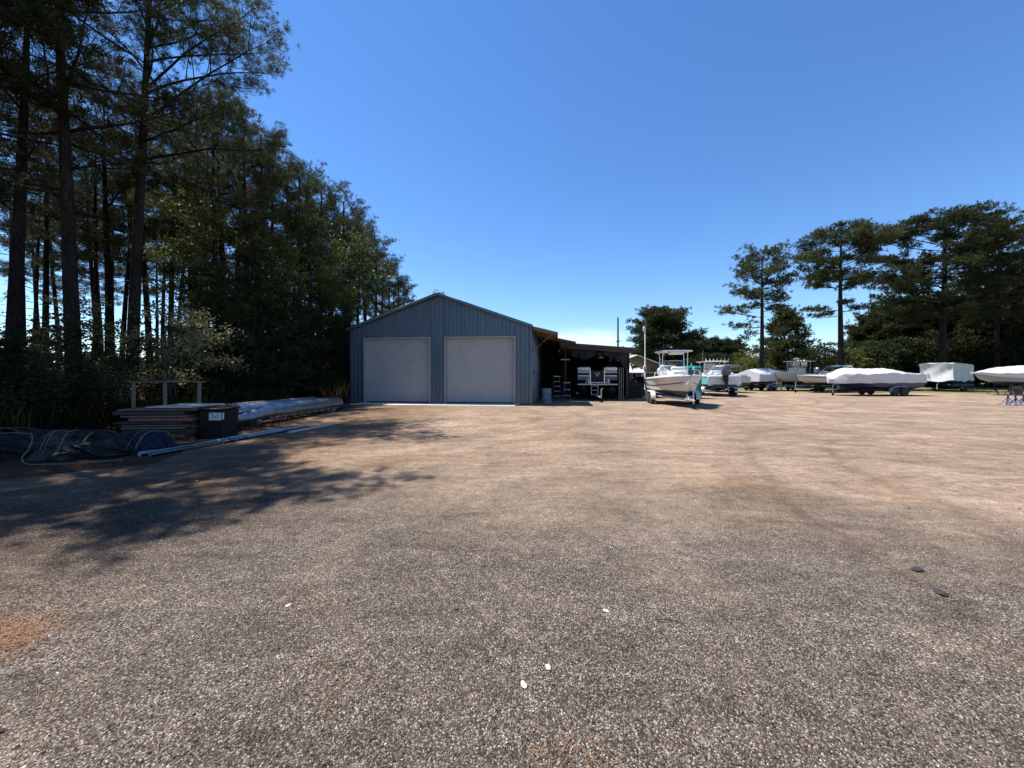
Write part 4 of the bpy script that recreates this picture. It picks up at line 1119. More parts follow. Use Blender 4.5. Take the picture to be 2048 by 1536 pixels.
def stepladder(name, loc, rz, H, W, col, label, topcol):
    e = empty(name, loc, rz, label, 'ladder')
    a = MB()
    for s in (-1, 1): a.tube([(s * W / 2, -.42 * H / 1.8, 0), (s * W * .36, 0, H)], .028, 4, sq=(1, .6))
    fr = a.build('front_frame', col, e, 0)
    n = int(H / .30)
    for k in range(1, n):
        t = k / n; st = MB(); st.box((0, -.42 * H / 1.8 * (1 - t), H * t), (W * (1 - .28 * t), .09, .025), .004); st.build('tread', M['ponton'], fr)
    b = MB()
    for s in (-1, 1): b.tube([(s * W * .48, .42 * H / 1.8, 0), (s * W * .33, .02, H * .98)], .018, 4)
    for t in (.25, .6): b.tube([(-W * .45, .42 * H / 1.8 * (1 - t), H * t), (W * .45, .42 * H / 1.8 * (1 - t), H * t)], .012, 4)
    b.build('rear_frame', col, e, 0)
    c = MB(); c.box((0, 0, H + .015), (W * .85, .2, .05), .012); c.build('top_cap', topcol, e)
stepladder('step_ladder', bl(1.35, 3.3), BR + .2, 1.5, .5, M['ponton'], 'grey step ladder in the shed shade behind the drum', M['ponton'])
stepladder('step_ladder', bl(1.95, 2.7), BR - .1, 1.12, .48, M['fibre_blue'], 'short blue step ladder with yellow top left of the shed boat', M['yellow'])

# ------------------------------------------------------------------ boats and trailers
def wheel(name, parent, loc, r=.32, w=.2, axis='Y'):
    Mx = Matrix.Translation(loc) @ Matrix.Rotation(PI / 2, 4, 'X')
    t = MB()
    t.lathe([(r * .60, -w * .42), (r * .78, -w * .5), (r * .93, -w * .48), (r, -w * .36), (r, -w * .12), (r * .985, -w * .1), (r * .985, w * .1), (r, w * .12), (r, w * .36), (r * .93, w * .48), (r * .78, w * .5), (r * .60, w * .42)], 28, Mx)
    o = t.build('wheel', M['rubber'], parent)
    q = MB(); q.lathe([(0, -w * .30), (r * .16, -w * .34), (r * .2, -w * .26), (r * .42, -w * .2), (r * .52, -w * .34), (r * .62, -w * .42), (r * .62, w * .42), (r * .52, w * .34), (r * .42, w * .2), (r * .2, w * .26), (r * .16, w * .34), (0, w * .30)], 20, Mx)
    q.build('rim', M['whitepaint'], o)
    return o

def trailer(label, loc, rz, L, W=1.9, axles=2, xw=1.5, keel=.5, mat='galv', zf=.5, tongue=1.2, post=True, fender='galv', group=None, bunk_top=None, jackz=.0, name='boat_trailer'):
    """x = 0 at the stern end, tongue towards +x; L = length under the hull"""
    e = empty(name, loc, rz, label, 'trailer', group)
    m = M[mat]; f = MB(); y0 = W / 2 - .30
    xt = L + tongue
    for s in (-1, 1):
        f.tube([(0, s * y0, zf), (L * .62, s * y0, zf), (L * .95, s * .12, zf - .02), (xt - .1, s * .05, zf - .03)], .055, 4, sq=(.7, 1.2))
    for x in (.1, L * .3, L * .58): f.tube([(x, -y0, zf - .02), (x, y0, zf - .02)], .045, 4)
    f.tube([(L * .9, 0, zf - .03), (xt, 0, zf - .03)], .05, 4)
    fr = f.build('frame', m, e, 0)
    for s in (-1, 1):
        b = MB(); b.box((L * .40, s * .46, keel + .02 if bunk_top is None else bunk_top), (L * .66, .09, .06), .01); b.build('bunk', M['canvas'], e)
    for k in range(axles):
        x = xw + (k - (axles - 1) / 2) * .80
        ax = MB(); ax.tube([(x, -W / 2 + .05, .33), (x, W / 2 - .05, .33)], .035, 6); ax.build('axle', M['blacksteel'], e)
        for s in (-1, 1): wheel('wheel', e, (x, s * W / 2, .325), .325, .21)
    for s in (-1, 1):
        fm = MB(); n = 14; secs = []
        xa, xb = xw - (axles - 1) * .4, xw + (axles - 1) * .4
        arc = [(xa - .40 * math.cos(t), .33 + .40 * math.sin(t)) for t in np.linspace(-.1, PI / 2, n)] + [(xb + .40 * math.cos(t), .33 + .40 * math.sin(t)) for t in np.linspace(PI / 2, -.1, n)]
        P = [[(x, s * (W / 2 - .12), z), (x, s * (W / 2 + .10), z + .0), (x, s * (W / 2 + .125), z - .04)] for x, z in arc]
        fm.grid(P); P2 = [[(x, y, z - .006) for (x, y, z) in row] for row in P]; fm.grid(P2)
        fm.build('fender', M[fender], e, 50, fix=False)
    if post:
        p = MB(); xp = L * 1.0 + .15
        p.tube([(xp, 0, zf), (xp - .12, 0, zf + .72)], .045, 4); p.tube([(xp + .35, 0, zf), (xp - .06, 0, zf + .45)], .025, 4)
        po = p.build('winch_post', m, e, 0)
        w = MB(); w.lathe([(.09, -.07), (.05, -.06), (.05, .06), (.09, .07)], 14, Matrix.Translation((xp - .02, 0, zf + .62)) @ Matrix.Rotation(PI / 2, 4, 'X'))
        w.box((xp - .22, 0, zf + .66), (.07, .16, .12), .02); w.build('winch', M['blacksteel'], po)
    j = MB(); xj = xt - .35
    j.tube([(xj, .12, jackz + .22), (xj, .12, zf + .42)], .035, 8); j.tube([(xj, .12, zf + .42), (xj, .22, zf + .44), (xj, .22, zf + .5)], .012, 6)
    jo = j.build('jack', M['galv'], e)
    jw = MB(); jw.lathe([(.04, -.03), (.10, -.03), (.11, 0), (.10, .03), (.04, .03)], 16, Matrix.Translation((xj, .12, jackz + .11)) @ Matrix.Rotation(PI / 2, 4, 'X'))
    jw.tube([(xj, .08, jackz + .11), (xj, .08, jackz + .26)], .01, 4); jw.tube([(xj, .16, jackz + .11), (xj, .16, jackz + .26)], .01, 4); jw.build('jack_wheel', M['blackplastic'], jo)
    c = MB(); c.box((xt + .06, 0, zf - .02), (.22, .09, .08), .02); c.build('coupler', m, e)
    return e

class Hull:
    """lofted planing hull; x from transom 0 to bow L"""
    def __init__(s, L, B, keel, D, rise=.22, flare=.10, full=2.4, dead=.24, kr=.58):
        s.kr = kr
        s.L, s.B, s.k, s.D, s.rise, s.flare, s.full, s.dead = L, B, keel, D, rise, flare, full, dead
    def sec(s, t):
        B2 = s.B / 2
        b = B2 * (1 - max(0, (t - .42) / .58) ** s.full) * (.955 + .045 * min(1, t / .4)); b = max(b, .015)
        q = max(0, (t - .40) / .60)
        c = max(.012, B2 * .90 * (1 - q ** 1.65))
        zs = s.k + s.D + s.rise * t ** 2
        zk = s.k + (zs - .10 - s.k) * max(0, (t - s.kr) / (1 - s.kr)) ** 2.4
        zc = min(zs - .06, max(zk + .02, s.k + s.dead + (s.D * .42) * q ** 1.8))
        return b, c, zk, zc, zs
    def x(s, t): return s.L * t
    def side(s, t, v, sg):
        b, c, zk, zc, zs = s.sec(t)
        y = c + (b - c) * (v ** (1 + s.flare * 8 * max(0, t - .4)))
        return Vector((s.x(t), sg * y, zc + (zs - zc) * v))
    def build(s, parent, top, bot, name='hull', rail=True, deck=None, crown=.05, wl=.06):
        ts = list(np.linspace(0, .5, 7)) + list(np.linspace(.56, 1, 13))
        mb = MB()
        for sg in (-1, 1):
            mb.mat(0); mb.grid([[s.side(t, v, sg) for v in (0, .2, .4, .6, .8, 1)] for t in ts])
            mb.mat(1); 
            P = []
            for t in ts:
                b, c, zk, zc, zs = s.sec(t)
                P.append([(s.x(t), sg * c * u, zk + (zc - zk) * u ** 1.1) for u in (0, .5, 1)])
            mb.grid(P)
        b, c, zk, zc, zs = s.sec(0)
        mb.mat(0); mb.add([(0, -c, zc), (0, c, zc), (0, b, zs), (0, -b, zs)], [(0, 1, 2, 3)])
        mb.mat(1); mb.add([(0, 0, zk), (0, c, zc), (0, -c, zc)], [(0, 1, 2)])
        # weld centre line
        hm = hull_mat(top + '_hull', PAINT[top], PAINT[bot], s.k + s.dead + wl)
        me = mb.mesh(name, [hm, hm], 35, fix=False)
        bm = bmesh.new(); bm.from_mesh(me); bmesh.ops.remove_doubles(bm, verts=bm.verts, dist=.002); bmesh.ops.recalc_face_normals(bm, faces=bm.faces); bm.to_mesh(me); bm.free()
        me.shade_smooth(); me.set_sharp_from_angle(angle=R(35))
        h = link_mesh(name, me, parent)
        if rail:
            r = MB()
            pts = [s.side(t, 1, -1) + Vector((0, -.012, .0)) for t in ts] + [s.side(t, 1, 1) + Vector((0, .012, 0)) for t in reversed(ts)]
            r.tube(pts, .028, 6, sq=(.7, 1)); r.build('rub_rail', M['whitepaint'], h)
        if deck:
            d = MB(); P = []
            for t in ts:
                b, c, zk, zc, zs = s.sec(t)
                P.append([(s.x(t), b * u, zs - .004 + crown * (1 - u * u) * min(1, b)) for u in (-1, -.9, -.5, 0, .5, .9, 1)])
            d.grid(P); d.build('deck', M[deck], parent, 40)
        return h
    def band(s, parent, t0, t1, v0, v1, mat, name='stripe', sg=-1, n=24, off=.006):
        mb = MB(); P = []
        for i in range(n + 1):
            t = t0 + (t1 - t0) * i / n
            a, b_ = s.side(t, v0(t) if callable(v0) else v0, sg), s.side(t, v1(t) if callable(v1) else v1, sg)
            dy = (s.side(min(1, t + .01), .7, sg).y - s.side(t - .01, .7, sg).y) * sg / (.02 * s.L)
            nn = Vector((-dy, sg, 0)).normalized() * (off + .02 * max(0, t - .5))
            P.append([a + nn, b_ + nn])
        mb.grid(P)
        return mb.build(name, mat, parent, 40)

def outboard(parent, x, z, tilt=0, mat='cowl', s=1.0):
    """motor hung at the transom, pointing down; z = transom top"""
    e = bpy.data.objects.new('outboard_motor', None)
    T = Matrix.Translation((x, 0, z)) @ Matrix.Rotation(R(tilt), 4, 'Y') @ Matrix.Scale(s, 4)
    c = MB(); secs = []
    for (h, lx, ly, cx) in ((.02, .30, .17, -.30), (.10, .40, .24, -.31), (.28, .44, .27, -.33), (.46, .42, .26, -.34), (.60, .34, .22, -.36), (.66, .20, .12, -.38)):
        secs.append([T @ Vector((cx + lx / 2 * (abs(math.cos(a)) ** .6) * (1 if math.cos(a) > 0 else -1), ly * (abs(math.sin(a)) ** .6) * (1 if math.sin(a) > 0 else -1), h)) for a in np.linspace(0, 2 * PI, 20, endpoint=False)])
    c.loft(secs, True); o = c.build('outboard_motor', M[mat], parent, 60)
    l = MB()
    l.loft([[T @ Vector((-.30 + w * .5 * math.cos(a), t_ * math.sin(a), h)) for a in np.linspace(0, 2 * PI, 12, endpoint=False)] for (h, w, t_) in ((.03, .30, .13), (-.25, .32, .13), (-.55, .26, .08), (-.72, .34, .05))], True)
    l.loft([[T @ Vector((xx, r * math.cos(a), -.80 + r * math.sin(a))) for a in np.linspace(0, 2 * PI, 12, endpoint=False)] for (xx, r) in ((-.08, .01), (-.14, .05), (-.30, .065), (-.50, .05), (-.56, .03))], True)
    l.add([T @ Vector(p) for p in ((-.45, -.012, -.84), (-.20, -.012, -.84), (-.36, -.012, -1.02), (-.45, .012, -.84), (-.20, .012, -.84), (-.36, .012, -1.02))], [(0, 1, 2), (5, 4, 3), (0, 2, 5, 3), (1, 4, 5, 2)])
    l.add([T @ Vector(p) for p in ((-.12, -.16, -.66), (-.52, -.14, -.66), (-.52, .14, -.66), (-.12, .16, -.66), (-.12, -.16, -.675), (-.52, -.14, -.675), (-.52, .14, -.675), (-.12, .16, -.675))], [(0, 1, 2, 3), (7, 6, 5, 4)])
    l.build('gearcase', M['blackplastic' if mat == 'cowl' else mat], o, 50)
    b = MB(); b.box((0, 0, 0), (.26, .26, .34), .03, M=Matrix.Identity(4)); 
    b.v = [tuple(T @ (Vector(v) + Vector((-.08, 0, -.10)))) for v in b.v]; b.build('bracket', M['blacksteel'], o)
    p = MB()
    for k in range(3):
        a0 = k * 2 * PI / 3
        p.add([T @ Vector((-.57 + .02 * j, .13 * rr_ * math.cos(a0 + da), -.80 + .13 * rr_ * math.sin(a0 + da))) for (rr_, da, j) in ((.2, -.3, 0), (1, -.5, 1), (1.05, .2, 2), (.3, .5, 2))], [(0, 1, 2, 3)])
    p.build('propeller', M['galv'], o, 0, fix=False)
    return o

def pipe_rail(parent, pts, r=.016, posts=(), name='rail', mat='alu'):
    m = MB(); m.tube(pts, r, 8)
    for a, b in posts: m.tube([a, b], r * .9, 6)
    return m.build(name, M[mat], parent, 60)

def ttop(parent, x0, x1, W, z0, z1, wt, legs=4, canopy='gel', th=.08, leg='alu', xl=None, wl=None):
    c = MB(); secs = []
    for i, t in enumerate(np.linspace(0, 1, 9)):
        x = x0 + (x1 - x0) * t; w = wt / 2 * (1 - .10 * abs(2 * t - 1) ** 3)
        e_ = .75 if i in (0, 8) else 1
        secs.append([(x, w * u * e_, z1 + th * .9 * (1 - .35 * u * u) * e_) for u in (-1, -.94, -.6, 0, .6, .94, 1)] + [(x, w * u * e_, z1) for u in (.97, .5, 0, -.5, -.97)])
    c.loft(secs, True); cv = c.build('canopy', M[canopy], parent, 50)
    xl = xl or (x0 + .55, x1 - .55); wl = wl or W
    for x in xl:
        for s in (-1, 1):
            l = MB(); l.tube([(x + (.12 if x == xl[0] else -.12) * 0, s * wl / 2, z0), (x, s * wl / 2, z0 + (z1 - z0) * .5), (x + (.10 if x == xl[1] else -.10), s * wl / 2 * .98, z1 + .01)], .024, 8)
            l.build('canopy_leg', M[leg], parent, 60)
    for s in (-1, 1):
        l = MB()
        for t in (.25, .5, .75): l.tube([(xl[0], s * wl / 2, z0 + (z1 - z0) * t), (xl[1], s * wl / 2, z0 + (z1 - z0) * t)], .012, 6)
        l.build('side_ladder', M[leg], parent, 60)
    return cv

def cover_sheet(parent, H, ridge, drop, mat='wrap', seed=1, t0=-.02, t1=1.03, name='cover', over=.05, poles=(), sag=.04, wall=.1):
    """shrink wrap stretched from a ridge line to below the gunwale"""
    rr = random.Random(seed); mb = MB(); P = []
    n = 44; m = 13
    ph = [rr.uniform(0, 6.28) for _ in range(6)]
    for i in range(n + 1):
        t = t0 + (t1 - t0) * i / n; tc = min(max(t, 0), 1)
        b, c, zk, zc, zs = H.sec(tc)
        x = H.L * t; rz = ridge(tc); wl_ = min(wall + .05 * math.sin(t * 11 + ph[5]), max(.02, rz - zs - .08))
        dr = drop(tc) if callable(drop) else drop
        row = []
        b2 = b + over
        for k in range(-m, m + 1):
            u = k / m; a = abs(u)
            if a < .62:
                v = a / .62
                y = b2 * v; z = rz - (rz - (zs + wl_)) * (v ** 1.5)
                z -= sag * math.sin(v * PI) * (1 + .6 * math.sin(t * 40 + ph[0]))
                z += .018 * math.sin(t * 30 + u * 9 + ph[1]) * v + .012 * math.sin(t * 63 - u * 14 + ph[2])
            else:
                v = (a - .62) / .38
                y = b2 + .012 * math.sin(t * 45 + v * 3 + ph[3] + (0 if u > 0 else 2)) - .10 * v * v * (1 if tc > .6 else .4); z = (zs + wl_) - (dr + wl_) * v + .02 * math.sin(t * 25 + ph[4]) * v
            row.append((x, math.copysign(max(.004, y), u) if k else 0, z))
        P.append(row)
    mb.grid(P)
    # closing faces at stern and bow
    for row in (P[0], P[-1]):
        k = len(row); mid = m
        mb.add(row, [tuple(range(k))])
    return mb.build(name, M[mat], parent, 60)
# ------------------------------------------------------------------ boat 1: white centre console facing the camera
def face(dx, dy): return math.atan2(dy, dx)
def near_boat():
    stern = Vector((9.35, 22.9, 0)); rz = face(-.95, -5.6)
    e = empty('centre_console_boat', stern, rz, 'white centre console boat with blue stripe, bow towards the viewer, beside the shed', 'boat')
    H = Hull(5.55, 2.36, .45, .92, .20, .16, 2.7, .30, .76)
    h = H.build(e, 'gel', 'antifoul', deck='gel')
    for sg in (-1, 1):
        H.band(h, .10, .93, lambda t: .42 - .10 * t, lambda t: .50 - .10 * t, M['stripe'], 'stripe', sg)
        H.band(h, .10, .22, lambda t: .56, lambda t: .66 - .4 * (t - .1), M['stripe'], 'stripe', sg)
        H.band(h, .11, .19, lambda t: .80, lambda t: .86, M['greyhull'], 'registration_mark', sg)
    zs = H.k + H.D
    # raised white coaming and foredeck
    cm = MB()
    for sg in (-1, 1):
        cm.tube([H.side(t, 1, sg) + Vector((0, -sg * .10, .05)) for t in np.linspace(.02, .93, 24)], .06, 6, sq=(1, .8))
    cm.build('coaming', M['gel'], e, 60)
    c = MB(); secs = []
    for (z, x0, x1, w) in ((zs - .02, 1.9, 3.35, .92), (zs + .30, 1.95, 3.15, .88), (zs + .52, 2.0, 2.95, .84), (zs + .60, 2.05, 2.8, .80)):
        secs.append([(x0, -w / 2, z), (x1 - .12, -w / 2, z), (x1, -w / 2 + .12, z), (x1, w / 2 - .12, z), (x1 - .12, w / 2, z), (x0, w / 2, z)])
    c.loft(secs, True); con = c.build('console', M['gel'], e, 30)
    w = MB(); P = []
    for a in np.linspace(-1, 1, 13):
        y = .50 * a; x = 2.92 - .30 * a * a
        P.append([(x, y, zs + .57), (x - .16, y * .98, zs + .83), (x - .30, y * .95, zs + 1.02)])
    w.grid(P); w.build('windshield', M['acrylic'], con, 60)
    fr = MB(); fr.tube([p[2] for p in P], .013, 6); fr.tube([p[0] for p in P], .012, 6); fr.tube([P[0][0], P[0][1], P[0][2]], .012, 6); fr.tube([P[-1][0], P[-1][1], P[-1][2]], .012, 6); fr.build('windshield_frame', M['alu'], con, 60)
    s = MB(); s.box((3.62, 0, zs + .24), (.44, .78, .46), .07); s.box((3.42, 0, zs + .52), (.12, .74, .30), .05); s.build('front_seat', M['vinyl'], e)
    s = MB(); s.box((1.35, 0, zs + .22), (.55, .95, .5), .05); s.box((1.2, 0, zs + .62), (.10, .9, .36), .05); s.build('helm_seat', M['vinyl'], e)
    st = MB(); st.lathe([(.17, -.012), (.185, 0), (.17, .012)], 20, Matrix.Translation((1.92, 0, zs + .50)) @ Matrix.Rotation(R(70), 4, 'Y')); st.build('steering_wheel', M['blackplastic'], con)
    cv = ttop(e, 1.55, 3.25, 1.30, zs - .05, 2.86, 1.78, canopy='gel', th=.10)
    bx = MB(); bx.box((2.95, 0, 2.79), (.5, .72, .17), .04); bx.build('electronics_box', M['vinyl'], cv)
    for k in range(-2, 3): rl = MB(); rl.tube([(1.42, k * .3, 2.80), (1.25, k * .31, 3.02)], .02, 6); rl.build('rod_holder', M['alu'], cv)
    # bow rail
    for sg in (-1, 1):
        pts = [H.side(.52, 1, sg) + Vector((0, -sg * .08, .07))] + [H.side(t, 1, sg) + Vector((.0, -sg * .06, .30 + .03 * t)) for t in (.56, .64, .74, .84, .93)] + [H.side(.985, 1, sg) + Vector((.03, 0, .30))]
        posts = [(H.side(t, 1, sg) + Vector((0, -sg * .08, .02)), H.side(t, 1, sg) + Vector((0, -sg * .06, .32))) for t in (.66, .80, .93)]
        pipe_rail(e, pts, .016, posts, 'bow_rail')
    lt = MB(); lt.lathe([(.03, 0), (.05, .05), (.05, .12), (0, .14)], 10, Matrix.Translation((5.38, .18, H.sec(.97)[4] + .27))); lt.build('anchor_light', M['vinyl'], e)
    cl = MB(); cl.box((4.6, 0, H.sec(.83)[4] + .06), (.5, .5, .03), .012); cl.build('hatch', M['vinyl'], e)
    ey = MB(); ey.tube([(5.33, 0, H.k + .72), (5.42, 0, H.k + .70), (5.40, 0, H.k + .66)], .014, 6); ey.build('bow_eye', M['alu'], e)
    outboard(e, -.02, zs + .05, 0, 'gel', 1.0)
    t = trailer('galvanised tandem trailer with white fenders under the white centre console boat', stern, rz, 4.75, 2.30, 2, 2.15, .45, 'galv', .44, 1.15, fender='whitepaint', jackz=0)
near_boat()

# ------------------------------------------------------------------ boat 2: turquoise hull, stern to the camera
def stern_boat():
    rz = face(.21, .98); loc = (15.65, 27.3, 0)
    e = empty('fishing_boat', loc, rz, 'turquoise-sided fishing boat with grey outboard, stern towards the viewer', 'boat')
    H = Hull(6.4, 2.45, .55, .95, .22, .14, 2.5, .30)
    H.build(e, 'teal_gel', 'navy', deck='gel')
    zs = H.k + H.D
    tr = MB(); tr.box((-.02, 0, H.k + .66), (.05, 2.28, .62), .02); tr.build('transom', M['gel'], e)
    cm = MB()
    for sg in (-1, 1): cm.tube([H.side(t, 1, sg) + Vector((0, -sg * .08, .05)) for t in np.linspace(.0, .95, 20)], .06, 6)
    cm.box((.15, 0, zs + .03), (.32, 2.2, .12), .04); cm.build('coaming', M['gel'], e, 60)
    c = MB(); c.box((2.9, 0, zs + .28), (1.05, .95, .62), .06); con = c.build('console', M['gel'], e)
    w = MB(); w.box((3.35, 0, zs + .86), (.03, .95, .62), .01); w.build('windshield', M['acrylic'], con)
    s = MB(); s.box((1.7, 0, zs + .22), (.55, 1.0, .45), .06); s.box((1.95, 0, zs + .52), (.1, .95, .28), .04); s.build('leaning_post', M['vinyl'], e)
    for y in (-.7, -.25, .25, .7):
        b = MB(); b.box((.75, y, zs + .14), (.32, .36, .26), .06); b.build('stern_cushion', M['vinyl'], e)
    cv = ttop(e, 1.7, 3.9, 1.5, zs - .05, 2.62, 2.1, canopy='gel', th=.13)
    u = MB(); u.box((2.8, 0, 2.60), (1.3, 1.3, .03), .005); u.build('canopy_lining', M['maroon'], cv)
    for k in range(-3, 4): r = MB(); r.tube([(1.72, k * .25, 2.62), (1.5, k * .27, 2.86)], .022, 6); r.build('rod_holder', M['alu'], cv)
    a = MB(); a.tube([(3.5, .5, 2.7), (3.5, .5, 3.6)], .008, 5); a.build('antenna', M['whitepaint'], cv)
    outboard(e, -.04, zs + .0, 4, 'cowl', 1.2)
    for sg in (-1, 1):
        b = MB(); b.box((-.12, sg * .95, H.k + .30), (.22, .28, .03), .01); b.build('trim_tab', M['galv'], e)
    trailer('dark trailer carrying the turquoise-sided fishing boat', loc, rz, 5.4, 2.3, 2, 1.7, .55, 'blacksteel', .5, 1.2, fender='galv')
stern_boat()

# ------------------------------------------------------------------ boat 3: grey bimini boat behind
def bimini_boat():
    rz = face(-.25, .97); loc = (20.6, 33.2, 0)
    e = empty('bowrider_boat', loc, rz, 'cream bowrider with grey canvas arch top, right of the outboard motor', 'boat')
    H = Hull(5.4, 2.2, .6, .85, .18)
    H.build(e, 'cream', 'antifoul', deck='cream')
    zs = H.k + H.D
    w = MB(); w.grid([[(3.1 - .25 * a * a, a * .9, zs), (2.8 - .25 * a * a, a * .85, zs + .42)] for a in np.linspace(-1, 1, 11)]); w.build('windshield', M['acrylic'], e, 60)
    f = MB()
    for x0, x1 in ((1.5, .9), (1.7, 2.3)):
        f.tube([(x0, -1.05, zs), (x1, -.98, zs + .92), (x1, -.8, zs + 1.06), (x1, .8, zs + 1.06), (x1, .98, zs + .92), (x0, 1.05, zs)], .02, 6)
    f.build('bimini_frame', M['whitepaint'], e, 60)
    c = MB(); c.grid([[(x, y, zs + .90 + .2 * (1 - (abs(y) / 1.0) ** 4) + .015 * math.sin(x * 9)) for y in np.linspace(-1, 1, 15)] for x in np.linspace(.75, 2.4, 8)])
    c.grid([[(x, y, zs + .865 + .2 * (1 - (abs(y) / 1.0) ** 4)) for y in np.linspace(-1, 1, 15)] for x in np.linspace(.75, 2.4, 8)])
    c.build('bimini_canvas', M['canvas'], e, 60)
    s = MB(); s.box((.55, 0, zs + .1), (.6, 1.8, .3), .06); s.build('stern_seat', M['vinyl'], e)
    trailer('trailer under the cream bowrider with the grey canvas top', loc, rz, 4.6, 2.0, 1, 1.8, .6, 'galv', .52, 1.0)
bimini_boat()

# ------------------------------------------------------------------ boat 5: wrapped boat with grey side
def wrapped(name, label, loc, rz, L, B, keel, D, ridge, drop, hullmat, tlabel, seed, rise=.2, tm='galv', full=2.4, **kw):
    e = empty(name, loc, rz, label, 'boat')
    H = Hull(L, B, keel, D, rise, .10, full)
    H.build(e, hullmat, 'antifoul')
    cover_sheet(e, H, ridge, drop, 'wrap', seed, **kw)
    if tlabel: trailer(tlabel, loc, rz, L * .86, B - .05, 2, L * .33, keel, tm, min(.5, keel), 1.2)
    return e, H
e5, H5 = wrapped('wrapped_boat', 'white shrink-wrapped boat with grey side, left in the back row by the slim pine trunk', (23.9, 37.4, 0), face(.90, .43), 5.8, 2.35, .70, .75,
        lambda t: 2.14 - .0 * t + .16 * math.sin(min(1, t * 1.2) * PI) - .32 * max(0, t - .7) / .3, lambda t: .50 + .22 * max(0, t - .45), 'greyhull', 'black trailer beneath the back-row wrapped boat beside the slim pine', 4, tm='blacksteel', wall=.22)

# ------------------------------------------------------------------ boat 6: cream centre console with radar
def cream_boat():
    rz = face(-.92, -.39); loc = (32.6, 39.8, 0)
    e = empty('cream_fishing_boat', loc, rz, 'cream centre console boat with a radar dome on its hard top', 'boat')
    H = Hull(6.9, 2.45, .62, 1.05, .28, .16, 2.5)
    H.build(e, 'cream', 'antifoul', deck='cream')
    zs = H.k + H.D
    c = MB(); c.box((3.1, 0, zs + .35), (1.2, 1.05, .75), .08); con = c.build('console', M['cream'], e)
    w = MB(); w.box((3.62, 0, zs + .98), (.03, 1.1, .6), .01); w.box((3.0, -.6, zs + .98), (1.0, .025, .6), .01); w.box((3.0, .6, zs + .98), (1.0, .025, .6), .01); w.build('windshield', M['acrylic'], con)
    cv = ttop(e, 1.6, 4.1, 1.35, zs - .05, 2.98, 2.15, canopy='cream', th=.10, leg='whitepaint')
    r = MB(); r.lathe([(.10, 0), (.12, .12), (.27, .14), (.30, .20), (.28, .28), (.15, .33), (0, .34)], 20, Matrix.Translation((3.2, 0, 3.05))); r.build('radar_dome', M['cream'], cv)
    for k in range(-3, 4): o = MB(); o.tube([(1.6, k * .27, 2.98), (1.35, k * .29, 3.2)], .022, 6); o.build('rod_holder', M['alu'], cv)
    outboard(e, -.02, zs + .1, 0, 'cowl', 1.0)
    for sg in (-1, 1): pipe_rail(e, [H.side(t, 1, sg) + Vector((0, -sg * .08, .12)) for t in np.linspace(.5, .97, 10)], .016, (), 'bow_rail')
    trailer('galvanised trailer under the cream boat with radar dome', loc, rz, 5.9, 2.35, 2, 2.2, .62, 'galv', .5, 1.2)
cream_boat()

# ------------------------------------------------------------------ boat 7: runabout with teal canvas
def teal_top_boat():
    rz = face(-.97, -.24); loc = (31.7, 35.0, 0)
    e = empty('runabout_boat', loc, rz, 'low white runabout with folded teal canvas, left of the long wrapped boat', 'boat')
    H = Hull(6.0, 2.25, .62, .80, .16, .12, 2.3)
    H.build(e, 'cream', 'antifoul', deck='gel', crown=.16)
    zs = H.k + H.D
    w = MB(); w.grid([[(3.55 - .45 * a * a, a * .92, zs + .08), (3.05 - .40 * a * a, a * .84, zs + .46)] for a in np.linspace(-1, 1, 13)]); w.build('windshield', M['acrylic'], e, 60)
    fr = MB(); fr.tube([(3.05 - .40 * a * a, a * .84, zs + .46) for a in np.linspace(-1, 1, 13)], .016, 6); fr.build('windshield_frame', M['alu'], e, 60)
    f = MB()
    for (xa, xb, zt) in ((2.2, 1.2, .95), (1.9, .75, .92)):
        f.tube([(xa + .3, -1.0, zs), (xb, -.96, zs + zt), (xb, -.8, zs + zt + .08), (xb, .8, zs + zt + .08), (xb, .96, zs + zt), (xa + .3, 1.0, zs)], .022, 6)
    f.build('bimini_frame', M['whitepaint'], e, 60)
    c = MB()
    for dz in (0, -.05): c.grid([[(x, y, zs + .92 + dz - .35 * ((x - 1.0) / .5) ** 2 * .3 + .12 * (1 - (abs(y) / .98) ** 4)) for y in np.linspace(-.98, .98, 13)] for x in np.linspace(.6, 1.35, 7)])
    c.build('bimini_canvas', M['tealcanvas'], e, 60)
    s = MB(); s.box((.8, 0, zs + .06), (.9, 1.8, .28), .06); s.box((2.2, .5, zs + .12), (.5, .5, .4), .06); s.box((2.2, -.5, zs + .12), (.5, .5, .4), .06); s.build('seat', M['vinyl'], e)
    for sg in (-1, 1): H.band(e, .05, .9, .72, .80, M['stripe'], 'stripe', sg)
    trailer('black trailer with twin axles under the low white runabout', loc, rz, 5.2, 2.2, 2, 2.0, .62, 'blacksteel', .5, 1.5)
teal_top_boat()

# ------------------------------------------------------------------ boat 8: long wrapped boat
def ridge8(t):
    return 2.10 + .04 * math.sin(t * 9) - .42 * max(0, (.35 - t) / .35) ** 1.3 + .05 * math.sin(t * PI) - .74 * max(0, (t - .84) / .16) ** 1.5
e8, H8 = wrapped('wrapped_boat', 'long white shrink-wrapped boat with dark navy-grey hull on a black trailer', (31.6, 29.6, 0), face(-.995, -.10), 6.75, 2.45, .42, .88, ridge8, lambda t: .30, 'navy',
        'black tandem trailer under the long navy-hulled wrapped boat', 9, rise=-.04, tm='blacksteel', full=7, over=.07, wall=.42)
H8.band(e8, .02, .92, .56, .66, M['greyhull'], 'stripe', 1); H8.band(e8, .02, .92, .56, .66, M['greyhull'], 'stripe', -1)

